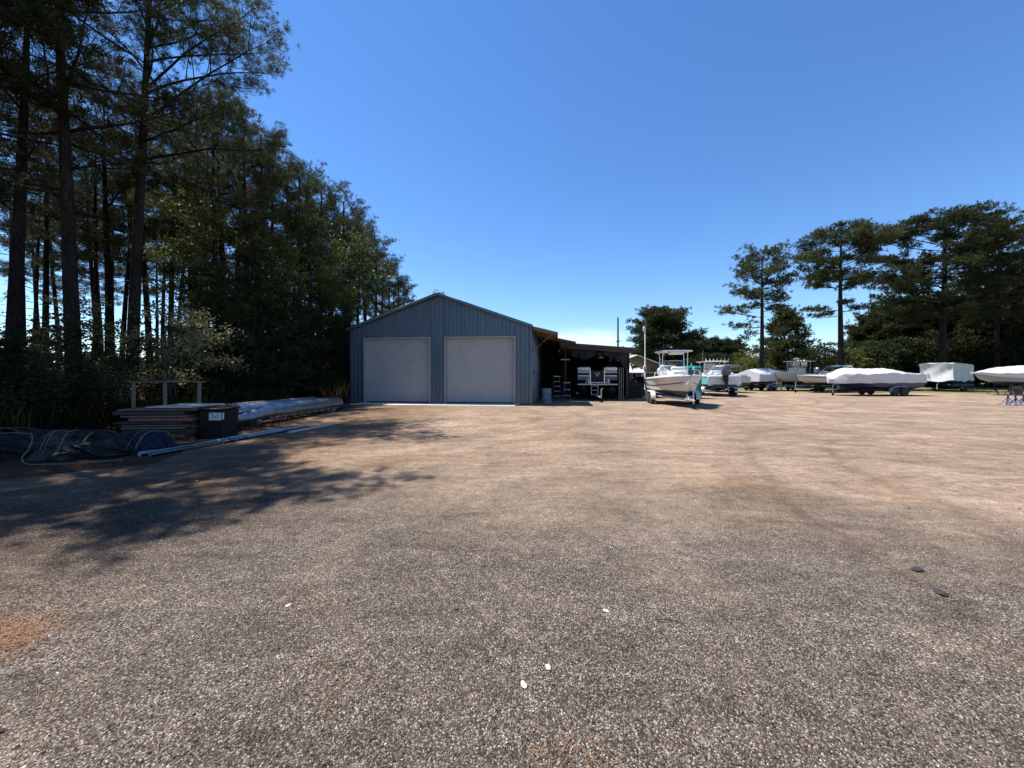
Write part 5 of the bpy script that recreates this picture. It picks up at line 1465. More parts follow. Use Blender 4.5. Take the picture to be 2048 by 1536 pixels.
# ------------------------------------------------------------------ boat 9: boxy wrapped pontoon boat
def wrapped_box():
    rz = face(-.90, -.43)
    c0 = Vector((at(1907, 35.0), 35.0, 0))                # nearest corner: bow, camera side
    ax = Vector((.90, .43, 0)); si = Vector((-.43, .90, 0))
    Lb, Wb = 5.3, 2.25
    org = c0 + ax * Lb + si * Wb / 2
    e = empty('wrapped_pontoon_boat', org, rz, 'tall boxy white shrink-wrapped pontoon boat', 'boat')
    rr = random.Random(12)
    # shell walked round the perimeter: rows of height
    per = []
    def seg(a, b, n): return [(a[0] + (b[0] - a[0]) * k / n, a[1] + (b[1] - a[1]) * k / n) for k in range(n)]
    w = Wb / 2
    per = seg((0, -w), (Lb, -w), 22) + seg((Lb, -w), (Lb, w), 12) + seg((Lb, w), (0, w), 22) + seg((0, w), (0, -w), 12)
    mb = MB(); P = []
    zb, zt = 1.02, 2.72
    hs = np.linspace(0, 1, 12)
    for h in hs:
        row = []
        for i, (x, y) in enumerate(per):
            flare = .10 * (1 - h) ** 2 * (1 if h < .5 else 1) + .12 * h ** 3 * (1 if x > Lb * .5 else .4)
            pin = -.16 * math.sin(h * PI) * (1 - .3 * math.cos(i * .9))
            k = 1 + (flare + pin) * .35
            cx = Lb / 2
            wx = .03 * math.sin(i * 2.1 + h * 5) + .02 * math.sin(i * .7 - h * 9)
            xx = cx + (x - cx) * (1 + (flare + pin) * .22) + wx; yy = y * k + wx * .8
            z = zb + (zt - zb) * h + (.05 * math.sin(i * .8) + .06 * math.sin(i * .37 + 1)) * (1 - h) - .10 * h * (1 - min(1, x / Lb)) + (.04 * math.sin(i * 1.1) * h)
            row.append((xx, yy, z))
        P.append(row)
    P = [r + [r[0]] for r in P]
    mb.grid(P)
    top = P[-1][:-1]; cxy = Vector((Lb / 2, 0, zt + .10))
    ring2 = [tuple(Vector(p).lerp(cxy, .5) + Vector((0, 0, .05))) for p in top]
    b0 = len(mb.v); mb.v.extend(top + ring2 + [tuple(cxy)]); n = len(top)
    for i in range(n):
        j = (i + 1) % n
        mb.f.append((b0 + i, b0 + j, b0 + n + j, b0 + n + i)); mb.m.append(0)
        mb.f.append((b0 + n + i, b0 + n + j, b0 + 2 * n)); mb.m.append(0)
    mb.build('cover', M['wrap'], e, 50)
    d = MB(); d.box((Lb / 2, 0, .96), (Lb - .1, Wb - .08, .10), .02); d.build('deck', M['blackplastic'], e)
    for s in (-1, 1):
        l = MB(); l.loft([[(x, s * .82 + r * math.cos(a), .62 + r * math.sin(a)) for a in np.linspace(0, 2 * PI, 16, endpoint=False)] for (x, r) in ((-.2, .29), (Lb - .8, .29), (Lb - .35, .24), (Lb - .05, .12), (Lb + .02, .03))], True); l.build('pontoon', M['blackplastic'], e, 60)
    trailer('dark low trailer under the boxy wrapped pontoon boat', org, rz, Lb * .9, 1.9, 2, 2.0, .35, 'blacksteel', .30, 1.1, bunk_top=.33)
wrapped_box()

# ------------------------------------------------------------------ boat 10: wrapped boat running out of frame
e10, H10 = wrapped('wrapped_boat', 'white wrapped boat with grey pointed hull at the right border', (44.6, 29.3, 0), face(-1, .08), 7.3, 2.5, .75, .80, lambda t: 2.05 + .42 * math.sin(min(1, (1 - t) * 1.15) * PI / 2) - .22 * max(0, t - .8) / .2,
        lambda t: .20 + .10 * math.sin(t * 11), 'greyhull', None, 14, rise=.22, over=.06)
def stand(label, loc, rz, h=.55):
    e = empty('boat_stand', loc, rz, label, 'boat stand', 'blue steel boat stands near the right border')
    c = MB(); c.tube([(0, 0, h * .35), (0, 0, h)], .035, 8); c.build('column', M['bluesteel'], e)
    for k in range(4):
        a = k * PI / 2 + .6
        l = MB(); l.tube([(.03 * math.cos(a), .03 * math.sin(a), h * .72), (.30 * math.cos(a), .30 * math.sin(a), .012)], .024, 4, sq=(1, .8)); l.build('leg', M['bluesteel'], e, 0)
    p = MB(); p.box((0, 0, h + .03), (.28, .22, .03), .008, M=Matrix.Rotation(.15, 4, 'X')); p.build('pad', M['blacksteel'], e)
    b = MB(); b.tube([(.3 * math.cos(.6 + k * PI / 2) * .62, .3 * math.sin(.6 + k * PI / 2) * .62, h * .30) for k in range(4)], .012, 5, closed=True); b.build('tie_ring', M['bluesteel'], e)
    return e
stand('leftmost of the blue steel boat stands near the right border', (at(2016, 19.4), 19.4, 0), .2, .54)
stand('middle blue steel boat stand near the right border', (at(2031, 19.7), 19.7, 0), .7, .50)
stand('blue steel boat stand cut by the right border', (at(2047, 19.5), 19.5, 0), 1.1, .54)
for (x, y) in ((39.0, 28.9), (39.4, 30.2), (42.5, 28.4)):
    e = empty('jack_stand', (x, y, 0), 0, 'dark jack stand under the wrapped boat at the right border', 'boat stand', 'jack stands under the right-hand wrapped boat')
    c = MB(); c.tube([(0, 0, .3), (0, 0, .88)], .04, 6); c.build('column', M['blacksteel'], e)
    for k in range(3):
        a = k * 2.09; l = MB(); l.tube([(0, 0, .62), (.38 * math.cos(a), .38 * math.sin(a), .02)], .025, 4); l.build('leg', M['blacksteel'], e, 0)
for (x, kz) in ((40.2, .75), (43.6, .75)):
    e = empty('keel_block', (x, 29.5, 0), .1, 'stack of timber blocks under the keel of the right-hand wrapped boat', 'blocks', 'keel blocks under the right-hand wrapped boat')
    for k in range(3):
        b = MB(); b.box((0, 0, .12 + k * .245), (.3 if k % 2 else .8, .8 if k % 2 else .3, .235), .01); b.build('block', M['wood'], e)

# ------------------------------------------------------------------ pontoon boat inside the shed
def shed_boat():
    o = bl(3.86, 3.0); rz = BR - PI / 2       # +x towards the camera
    org = Vector(bl(3.86, 9.2))
    e = empty('pontoon_boat', org, rz, 'black and white pontoon boat with a triangle emblem parked inside the shed', 'boat')
    Lb = 5.75; w = 1.23
    d = MB(); d.box((Lb / 2, 0, .98), (Lb, 2.46, .09), .02); d.build('deck', M['blackplastic'], e)
    for s in (-1, 1):
        l = MB(); l.loft([[(x, s * .86 + r * math.cos(a), .62 + dz + r * math.sin(a)) for a in np.linspace(0, 2 * PI, 18, endpoint=False)] for (x, r, dz) in ((-.2, .31, 0), (Lb - .7, .31, 0), (Lb - .2, .26, .05), (Lb + .1, .15, .14), (Lb + .2, .04, .2))], True)
        l.build('pontoon', M['blackplastic'], e, 60)
        # corner fence panels: striped front faces
        y0, y1 = (s * .42, s * 1.2)
        yc, yw = (y0 + y1) / 2, abs(y1 - y0)
        for (za, zb, mt) in ((1.28, 1.52, 'navy'), (1.52, 1.58, 'vinyl'), (1.58, 1.72, 'blackplastic'), (1.72, 1.86, 'greyhull')):
            p = MB(); p.box((Lb - .08, yc, (za + zb) / 2), (.10, yw, zb - za - .004), .008); p.build('fence_panel', M[mt], e)
        c = MB(); c.box((Lb - .35, yc, 1.98), (.66, yw + .04, .22), .07); c.build('bow_seat', M['vinyl'], e)
        sf = MB(); sf.box((Lb / 2 - .1, s * 1.2, 1.55), (Lb - .4, .04, .55), .01); sf.build('side_fence', M['navy'], e)
    g = MB(); g.box((Lb - .06, 0, 1.56), (.06, .78, .66), .02); gt = g.build('bow_gate', M['blackplastic'], e)
    # emblem: an inverted triangle drawn in bands with a smaller v inside it
    em = MB(); X = Lb - .024
    def stroke(a, b_, t=.016):
        a, b_ = Vector((X, a[0], a[1])), Vector((X, b_[0], b_[1])); dd = (b_ - a).normalized(); nn = Vector((0, -dd.z, dd.y)) * t / 2
        em.add([a - nn, b_ - nn, b_ + nn, a + nn, a - nn + Vector((.006, 0, 0)), b_ - nn + Vector((.006, 0, 0)), b_ + nn + Vector((.006, 0, 0)), a + nn + Vector((.006, 0, 0))], [(0, 1, 2, 3), (4, 5, 6, 7), (0, 1, 5, 4), (2, 3, 7, 6), (1, 2, 6, 5), (0, 3, 7, 4)])
    zt, zb_ = 1.74, 1.50
    stroke((-.15, zt), (0, zb_)); stroke((.15, zt), (0, zb_)); stroke((-.15, zt), (-.06, zt)); stroke((.15, zt), (.06, zt))
    stroke((-.075, zt - .03), (0, zt - .155)); stroke((.075, zt - .03), (0, zt - .155))
    em.build('emblem', M['galv'], gt, 0)
    r = MB()
    for y in (-.43, .43): r.tube([(Lb - .02, y, 1.05), (Lb - .02, y, 1.9)], .02, 6)
    r.build('gate_post', M['alu'], e)
    for y in (-.62, .62):
        q = MB(); q.tube([(Lb + .02, y - .08, 1.12), (Lb + .10, y - .05, 1.30), (Lb + .12, y, 1.34), (Lb + .10, y + .06, 1.26), (Lb + .05, y + .08, 1.08), (Lb + .02, y, 1.02)], .055, 8, closed=True); q.build('docking_fender', M['dullalu'], e, 60)
    bm_ = MB(); bm_.box((Lb + .03, 0, 1.14), (.06, 1.3, .07), .01); bm_.box((Lb + .02, 0, 1.02), (.08, 2.44, .09), .01); bm_.build('bow_beam', M['ponton'], e)
    ld = MB()
    for s in (0, .42): ld.tube([(Lb + .08, -.38 + s, 1.1), (Lb + .16, -.38 + s, .35)], .016, 6)
    for k in range(3): ld.box((Lb + .10 + .03 * k, -.17, .92 - .26 * k), (.06, .42, .03), .005)
    ld.build('boarding_ladder', M['ponton'], e)
    trailer('low trailer with jack wheel under the shed pontoon boat', org, rz, Lb * .96, 2.0, 2, 2.2, .30, 'ponton', .34, 1.55, bunk_top=.36, post=True)
shed_boat()

# ------------------------------------------------------------------ carport, poles, toilet, house
M['shaded_underside'] = simple('shade_darkened_sheet', (0.07, 0.073, 0.078), .6, .2, var=.2)  # roof sheet coloured darker below to paint the shade under the carport
def carport():
    e = empty('carport', (at(1273, 28), 28.0, 0), R(-4), 'grey metal carport behind the shed and pole', 'carport')
    W2, zr, ze, Ln = 2.45, 3.14, 2.22, 6.5
    prof = [(-W2 - .12, ze - .35), (-W2 - .06, ze - .12), (-W2 + .12, ze + .05), (0, zr), (W2 - .12, ze + .05), (W2 + .06, ze - .12), (W2 + .12, ze - .35)]
    m = MB()
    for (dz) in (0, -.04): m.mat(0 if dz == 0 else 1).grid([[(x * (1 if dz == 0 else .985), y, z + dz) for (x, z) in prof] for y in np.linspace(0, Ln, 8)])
    m.build('roof', [M['roofmetal'], M['shaded_underside']], e, 30, fix=False)
    t = MB(); t.tube([(x * .99, -.02, z - .04) for (x, z) in prof], .045, 4); t.build('front_trim', M['galv'], e, 0)
    for y in (.05, Ln / 3, 2 * Ln / 3, Ln - .05):
        for s in (-1, 1):
            l = MB(); l.tube([(s * W2, y, 0), (s * W2, y, ze - .2), (s * (W2 - .2), y, ze - .02)], .035, 4); l.build('leg', M['galv'], e, 0)
carport()
def pole():
    e = empty('white_pole', (at(1290, 25.2), 25.2, 0), 0, 'slim pale pole with a thin mast, standing in front of the carport', 'pole')
    p = MB(); p.tube([(0, 0, 0), (0, 0, 2.15)], .075, 12); p.tube([(0, 0, 2.15), (0, 0, 4.75)], .058, 12); p.build('shaft', M['whitepaint'], e)
    m = MB(); m.tube([(.02, 0, 4.75), (.02, 0, 5.4)], .02, 6); m.build('mast', M['dullalu'], e)
    l = MB(); l.lathe([(.05, 0), (.075, .04), (.075, .30), (.04, .34)], 12, Matrix.Translation((-.09, -.06, 4.55))); l.box((-.05, -.04, 2.1), (.16, .16, .22), .02); l.build('fitting', M['vinyl'], e)
pole()
def upole(label, loc, H, r, arm):
    e = empty('utility_pole', loc, 0, label, 'utility pole')
    p = MB(); p.tube([(0, 0, -.2), (0, 0, H * .5), (0, 0, H)], [r, r * .85, r * .65], 10); p.build('shaft', M['bark'], e)
    if arm == 'cross':
        a = MB(); a.box((0, 0, H * .66), (.5, .08, .08), .01); a.build('crossarm', M['wood'], e)
        for x in (-.2, .2):
            i = MB(); i.lathe([(.03, 0), (.05, .04), (.035, .08), (.05, .12), (0, .15)], 8, Matrix.Translation((x, 0, H * .66 + .05))); i.build('insulator', M['vinyl'], e)
    else:
        a = MB(); a.tube([(0, 0, H - .15), (.5, -.1, H + .12), (1.3, -.25, H + .3)], .035, 6); ar = a.build('lamp_arm', M['galv'], e)
        b = MB(); b.lathe([(.05, .08), (.12, .04), (.16, -.04), (0, -.10)], 12, Matrix.Translation((1.4, -.27, H + .3))); b.build('lamp_head', M['whitepaint'], ar)
    return e
upole('thin dark utility pole rising behind the shed roof', (at(1236, 45), 45, 0), 8.6, .13, 'cross')
upole('dark wooden lamp post with a short pale arm left of the round-headed pine', (at(1650, 49), 49, 0), 4.7, .12, 'lamp')
def wire(name, a, b, sag, label):
    a, b = Vector(a), Vector(b); pts = []
    for i in range(33):
        t = i / 32; p = a.lerp(b, t); p.z -= sag * 4 * t * (1 - t); pts.append(p)
    m = MB(); m.tube(pts, .016, 5); o = m.build(name, M['blackplastic']); tag(o, label, 'cable')
wire('power_line', (at(1236, 45), 45, 5.78), (at(1650, 49), 49, 5.0), .35, 'upper overhead cable between the thin pole and the lamp post')
wire('power_line', (at(1236, 45), 45, 4.6), (at(1650, 49), 49, 4.2), .5, 'lower overhead cable between the thin pole and the lamp post')
wire('power_line', (at(1650, 49), 49, 5.0), (at(2100, 44), 44, 6.2), .5, 'overhead cable running right from the lamp post')
def toilet():
    e = empty('portable_toilet', (at(1385, 25.2), 25.6, 0), R(8), 'teal portable toilet between the two nearer boats', 'portable toilet')
    b = MB(); b.box((0, 0, 1.03), (1.08, 1.08, 2.02), .03)
    for k in range(5):
        b.box((-.40 + k * .2, -.545, 1.05), (.05, .02, 1.7), .006); b.box((.545, -.4 + k * .2, 1.05), (.02, .05, 1.7), .006)
    b.build('cabin', M['tealplastic'], e)
    d = MB(); d.box((0, -.565, 1.0), (.7, .03, 1.8), .01); dr = d.build('door', M['tealplastic'], e); h = MB(); h.box((.27, -.59, 1.05), (.06, .02, .14), .005); h.build('latch', M['vinyl'], dr)
    r = MB(); r.loft([[(x * s, y * s, z) for (x, y) in ((-.57, -.57), (.57, -.57), (.57, .57), (-.57, .57))] for (s, z) in ((1, 2.03), (1, 2.09), (.75, 2.2), (.4, 2.24))], True); r.build('roof', M['tealplastic'], e, 30)
    v = MB(); v.tube([(.4, .4, 2.05), (.4, .4, 2.42)], .05, 10); v.build('vent_pipe', M['whitepaint'], e)
    s = MB(); s.box((0, 0, .03), (1.14, 1.14, .06), .01); s.build('skid', M['blackplastic'], e)
toilet()
def house():
    e = empty('brick_house', (at(1280, 104) - 3, 104, 0), R(3), 'far dark brick house with pale roof seen under the carport', 'house')
    w = MB(); w.box((6, 3, 1.25), (19, 6, 2.5), 0); w.build('wall', M['brick'], e)
    r = MB(); r.add([(-4, -.6, 2.35), (16, -.6, 2.35), (16, 3, 4.5), (-4, 3, 4.5), (-4, 6.6, 2.35), (16, 6.6, 2.35), (-4, -.6, 2.2), (16, -.6, 2.2), (16, 6.6, 2.2), (-4, 6.6, 2.2)],
        [(0, 1, 2, 3), (3, 2, 5, 4), (0, 6, 7, 1), (4, 5, 8, 9), (0, 3, 4, 9, 6), (1, 7, 8, 5, 2), (6, 9, 8, 7)])
    r.build('roof', M['whiteroof'], e, 0)
    for x in (1.4, 6.5, 11):
        f = MB(); f.box((x, -.02, 1.4), (1.3, .08, 1.5), .02); fo = f.build('window', M['trim'], e); g = MB(); g.box((x, -.07, 1.4), (1.0, .02, 1.2), 0); g.build('pane', M['darkglass'], fo)
    d = MB(); d.box((4, -.03, 1.05), (1.0, .06, 2.1), .01); d.build('door', M['whitepaint'], e)
house()

def car(label, loc, rz, paint):
    e = empty('parked_car', loc, rz, label, 'car')
    def sec(x, z0, z1, w0, w1): return [(x, -w0, z0), (x, -w0, (z0 + z1) / 2), (x, -w1, z1), (x, w1, z1), (x, w0, (z0 + z1) / 2), (x, w0, z0)]
    b = MB(); b.loft([sec(-2.3, .5, .85, .75, .7), sec(-2.2, .32, 1.0, .88, .82), (sec(-1.2, .28, 1.08, .92, .85)), sec(.6, .28, 1.08, .92, .85), sec(1.9, .3, .98, .9, .8), sec(2.35, .45, .75, .75, .68)], True); b.build('body', paint, e, 30)
    c = MB(); c.loft([sec(-2.1, 1.0, 1.1, .82, .72), sec(-1.7, 1.02, 1.66, .83, .66), sec(.1, 1.02, 1.70, .84, .66), sec(1.0, 1.0, 1.12, .82, .72)], True); c.build('window_band', M['darkglass'], e, 30)
    r = MB(); r.loft([sec(-1.75, 1.60, 1.70, .66, .62), sec(-.8, 1.64, 1.76, .68, .64), sec(.15, 1.62, 1.72, .66, .62)], True); r.build('roof', paint, e, 30)
    for x in (-1.4, 1.4):
        for s in (-1, 1): wheel('wheel', e, (x, s * .82, .34), .34, .22)
    for s in (-1, 1):
        h = MB(); h.box((2.28, s * .55, .72), (.1, .3, .14), .03); h.build('headlight', M['vinyl'], e)
M['blackcar'] = simple('black_car_paint', (0.015, 0.015, 0.017), .12, var=.1, coat=1)
car('black car parked behind the cream radar boat', (at(1632, 44.5), 44.5, 0), R(170), M['blackcar'])
car('faded red car parked beyond the cream bowrider', (at(1500, 46), 46, 0), R(10), M['red'])

# dark things kept under the carport
def grill():
    e = empty('barbecue_grill', (at(1262, 27.4), 27.4, 0), .3, 'black barbecue grill under the carport left of the pale pole', 'grill')
    b = MB(); b.loft([[(x, y * s, z) for (x, y) in ((-.4, -.28), (.4, -.28), (.4, .28), (-.4, .28))] for (z, s) in ((.75, .9), (.95, 1))], True); b.build('firebox', M['blackplastic'], e, 30)
    l = MB(); l.loft([[(x, .28 * math.cos(a), .96 + .26 * math.sin(a)) for a in np.linspace(0, PI, 10)] for x in (-.4, .4)], True); l.build('lid', M['blackplastic'], e, 50)
    for x in (-.35, .35):
        for y in (-.22, .22): q = MB(); q.tube([(x, y, 0), (x, y, .78)], .022, 6); q.build('leg', M['blacksteel'], e)
    s = MB(); s.box((.62, 0, .88), (.4, .45, .03), .01); s.build('side_shelf', M['blackplastic'], e)
grill()
def heap():
    e = empty('covered_machine', (at(1279, 30.5), 30.5, 0), .2, 'machine under a black cover in the carport shade', 'machine')
    rg = random.Random(8); m = MB(); P = []
    for i in range(13):
        t = i / 12; P.append([(-.9 + 1.8 * t, .6 * math.cos(a) * (.85 + .15 * math.sin(t * PI)), max(0, (1.15 + .35 * math.sin(t * PI * .9)) * max(0, math.sin(a)) ** .6 + rg.uniform(-.04, .04))) for a in np.linspace(0, PI, 11)])
    m.loft(P, False); m.build('cover', M['blackfilm'], e, 60)
    for x in (-.6, .6): wheel('wheel', e, (x, -.52, .2), .2, .15)
heap()
def boxes():
    for (px, Y, s, lab) in ((1258, 25.2, (.5, .5, .95), 'tall dark plastic bin right of the shed post'), (1271, 26.0, (.8, .6, .7), 'low dark crate under the carport edge')):
        e = empty('storage_bin', (at(px, Y), Y, 0), .15, lab, 'bin')
        b = MB(); b.loft([[(x * s[0] / 2 * k, y * s[1] / 2 * k, z) for (x, y) in ((-1, -1), (1, -1), (1, 1), (-1, 1))] for (z, k) in ((0, .88), (s[2] * .92, 1))], True); b.build('body', M['blackplastic'], e, 30)
        l = MB(); l.box((0, 0, s[2] * .95), (s[0] * 1.08, s[1] * 1.08, .06), .02); l.build('lid', M['blackplastic'], e)
boxes()

# ------------------------------------------------------------------ left margin: timber stack, bin, pontoons, pipes, tarps
def timber():
    e = empty('timber_stack', (-8.5, 9.4, 0), R(4), 'stack of weathered dock boards and frames at the wood edge', 'timber stack')
    rr = random.Random(4)
    z = 0.0
    b = MB()
    for y in (-.5, .1, .6): b.box((0, y, .06), (1.6, .1, .1), .006)
    b.build('bearer', M['redwood'], e); z = .112
    lay = [('newwood', 1.5, .09, 5, .1), ('darkwood', 1.7, .09, 5, 0), ('wood', 1.75, .05, 7, -.05), ('redwood', 1.7, .045, 7, 0), ('darkwood', 1.8, .05, 7, -.1), ('redwood', 1.7, .09, 5, .05), ('wood', 1.85, .04, 8, -.05), ('darkwood', 1.7, .09, 5, -.1), ('redwood', 1.9, .04, 8, 0)]
    for (mt, L, th, n, off) in lay:
        m = MB(); wd = 1.35 / n
        for k in range(n):
            m.box((off + rr.uniform(-.08, .08), -.66 + wd * (k + .5), z + th / 2), (L * .86 + rr.uniform(-.16, .16), wd - .012, th - .006), .004, rz=rr.uniform(-.01, .01))
        m.build('board_layer', M[mt], e); z += th + .012
    p = MB(); p.box((.28, -.05, z + .022), (1.05, 1.1, .03), .004, rz=-.1); p.build('pale_board', M['plywood'], e)
    return z
zt = timber()
def deck_frame():
    e = empty('handrail_frame', (-9.2, 9.9, 0), R(3), 'silvered timber handrail frame standing behind the board stack', 'handrail')
    for x in (-.88, -.08, .80):
        p = MB(); p.box((x, 0, .70), (.075, .05, 1.40), .006); p.build('post', M['wood'], e)
    r = MB(); r.box((-.03, 0, 1.42), (1.95, .10, .032), .006); r.build('top_rail', M['wood'], e)
deck_frame()
def bin_():
    e = empty('lidded_bin', (-7.27, 9.2, 0), R(5), 'black square bin with a white printed label beside the board stack', 'bin')
    b = MB(); b.loft([[(x * k, y * k, z) for (x, y) in ((-.25, -.30), (.25, -.30), (.28, -.27), (.28, .27), (.25, .30), (-.25, .30), (-.28, .27), (-.28, -.27))] for (z, k) in ((0, .9), (.06, .95), (.74, 1.0))], True); b.build('body', M['blackplastic'], e, 30)
    l = MB(); l.box((0, 0, .775), (.62, .66, .05), .02); l.build('lid', M['blackplastic'], e)
    q = MB(); q.box((.10, -.306, .60), (.28, .006, .19), .002); lo = q.build('label', M['vinyl'], e)
    g = MB()
    for k, (x, z, w, h) in enumerate(((.02, .685, .09, .018), (.15, .69, .13, .012), (.02, .655, .10, .014), (.10, .575, .24, .012), (.06, .553, .16, .010), (.10, .515, .26, .014))): g.box((x, -.3105, z), (w, .003, h), 0)
    g.build('printing', M['greyhull'], lo, 0)
    a = MB(); a.tube([(.10 + .055 * math.cos(t), -.311, .64 + .045 * math.sin(t)) for t in np.linspace(PI, 2 * PI, 12)], .008, 4); a.build('blue_arc', M['stripe'], lo, 60)
    s = MB(); s.box((.275, -.295, .61), (.035, .02, .16), .003); s.build('sticker', M['vinyl'], e)
bin_()
def pontoon(label, a, b, r, seed, mat='ponton'):
    a, b = Vector(a), Vector(b); d = b - a; L = d.length; rz = math.atan2(d.y, d.x)
    e = empty('aluminium_pontoon', a, rz, label, 'pontoon', 'aluminium pontoons lying along the wood edge')
    n = 26; zc = r + .10
    def ring(x, rr, dz=0, sq=1): return [(x, rr * math.cos(t), zc + dz + rr * sq * math.sin(t)) for t in np.linspace(0, 2 * PI, n, endpoint=False)]
    m = MB()
    # the nose is pressed flat and swept up on the ground side; seen from the open end it tapers over a metre
    m.loft([ring(0, .05, -.13, 1.5), ring(.03, .085, -.12, 1.45), ring(.35, r * .50, -.105, 1.25), ring(.8, r * .74, -.06, 1.12), ring(1.3, r * .985, -.005, 1.0), ring(1.34, r), ring(L * .5, r), ring(L - .05, r), ring(L, r * .97)], True)
    m.build('tube', M[mat], e, 30)
    k = MB()
    for x in np.arange(1.6, L - .3, .42): k.box((x, -r * .985, zc - .02), (.10, .03, .03), .006)
    k.build('lug', M['dullalu'], e)
    f = MB(); f.box((L * .5 + .5, -r * .62, zc - r * .80), (L - 1.4, .02, .07), .003, M=Matrix.Rotation(.6, 4, 'X'))
    for x in np.arange(1.5, L - .2, .42): f.box((x, -r * .72, zc - r * .78), (.03, .05, .10), .003)
    f.build('keel_strip', M['dullalu'], e)
    s = MB(); s.add([(.35, -.22, zc - .16), (1.45, -r - .02, zc - .05), (1.45, -r * .9, zc - .07), (.35, -.18, zc - .19)], [(0, 1, 2, 3)]); s.add([(.35, -.22, zc - .165), (1.45, -r - .02, zc - .055), (1.45, -r * .9, zc - .075), (.35, -.18, zc - .195)], [(3, 2, 1, 0)]); s.build('spray_strake', M['dullalu'], e, 0, fix=False)
    for x in (.6, L - .8):
        c = MB()
        c.box((x, 0, .045), (.12, .62, .09), .008)
        for y in (-.27, .27): c.box((x, y, .12), (.12, .12, .10), .008)
        c.build('chock', M['wood'], e)
    return e
pontoon('nearest aluminium pontoon of the three, its tapered nose right of the black bin', (-8.42, 11.25, 0), (-7.85, 16.7, 0), .25, 1)
pontoon('aluminium pontoon lying directly behind the nearest one', (-9.55, 11.0, 0), (-8.5, 16.9, 0), .25, 2)
pontoon('farthest of the three aluminium pontoons, nearly hidden in the wood shade', (-10.3, 11.1, 0), (-9.2, 17.2, 0), .25, 3)
def pipe(label, a, b, r, mat, name='pipe', cat='pipe'):
    a, b = Vector(a), Vector(b); e = empty(name, a, 0, label, cat); d = b - a
    m = MB(); m.tube([(0, 0, r), d * .5 + Vector((0, 0, r)), d + Vector((0, 0, r))], r, 14); m.build('tube', M[mat], e, 50)
    c = MB(); u = d.normalized()
    for t in (.5,): c.tube([d * t + Vector((0, 0, r)) - u * .04 * (t > .01), d * t + Vector((0, 0, r)) + u * .06], r * 1.12, 14)
    c.build('collar', M['blackplastic'], e, 50)
pipe('front grey pipe lying along the gravel edge', (-7.05, 7.2, 0), (-6.25, 11.2, 0), .045, 'ponton')
pipe('second grey pipe lying behind the front one', (-7.3, 7.25, 0), (-6.5, 10.6, 0), .05, 'greyhull')
def plank(label, a, b, w, h, mat):
    a, b = Vector(a), Vector(b); d = b - a
    e = MB(); e.box((0, 0, h / 2), (d.length, w, h), .005)
    o = e.build('plank', M[mat]); o.location = (a + b) / 2; o.rotation_euler = (0, 0, math.atan2(d.y, d.x)); tag(o, label, 'plank')
plank('pale plank end beyond the pipes', (-6.15, 10.2, 0), (-5.75, 11.9, 0), .11, .05, 'plywood')
plank('brown plank under the black bin', (-8.3, 8.6, 0), (-6.65, 9.0, 0), .13, .06, 'newwood')
plank('reddish plank in front of the board stack', (-9.1, 8.3, 0), (-7.4, 8.55, 0), .16, .05, 'redwood')
plank('narrow dark plank between the stack and the pipes', (-8.2, 7.9, 0), (-6.9, 8.2, 0), .09, .05, 'wood')

def tarp_roll(name, label, loc, rz, L, r, hgt, mat, seed, parts=None):
    e = empty(name, loc, rz, label, 'tarpaulin')
    rr = random.Random(seed); ph = [rr.uniform(0, 6) for _ in range(8)]
    m = MB(); P = []
    for i in range(73):
        t = i / 72; x = L * (t - .5); k = (max(0, math.sin(min(1, t * 5 + .12) * PI / 2) * math.sin(min(1, (1 - t) * 5 + .12) * PI / 2))) ** .5
        row = []
        for j in range(55):
            a = PI * j / 54
            cr = lambda q: (1 - abs(math.sin(q))) ** 2.2
            f = .90 + .20 * cr(a * 3.2 + t * 2.3 + ph[0]) + .13 * cr(a * 5.5 - t * 4.1 + ph[1]) + .12 * cr(t * 8 + a * 1.3 + ph[2]) + .05 * cr(t * 19 - a * 4 + ph[5]) + .06 * math.sin(t * 5 + ph[6])
            row.append((x + .05 * math.sin(a * 9 + ph[3]), r * k * f * math.cos(a), max(0.0, hgt * k * f * (max(0, math.sin(a)) ** .7) * (.8 + .2 * math.sin(t * 6 + ph[4])))))
        P.append(row)
    m.loft(P, False); m.build('folds', M[mat], e, 70)
    s = MB()
    for q in range(3):
        t0 = rr.uniform(.12, .85); x = L * (t0 - .5)
        s.tube([(x + .04 * math.sin(a * 3), (r * 1.04) * math.cos(a), hgt * 1.06 * math.sin(a) ** .7 + .012) for a in np.linspace(.15, PI - .15, 14)], .006, 5)
    s.build('cord', M['wood'], e, 60)
    return e
tarp_roll('tarp_roll', 'large rolled black and grey tarp in front of the timber stack', (-8.3, 7.4, 0), R(2), 1.35, .40, .45, 'blackfilm', 2)
tarp_roll('tarp_roll', 'grey tarp fold lying on top of the rolled black tarp end', (-8.6, 7.15, 0.02), R(8), .8, .34, .47, 'greytarp', 6)
tarp_roll('tarp_roll', 'crumpled dark blue tarp between the black roll and the pipes', (-7.75, 7.75, 0), R(-6), 1.0, .36, .40, 'bluetarp', 5)
tarp_roll('tarp_roll', 'wide flat black tarp mound at the left border', (-10.3, 7.6, 0), R(-4), 2.4, .75, .46, 'blackfilm', 7)
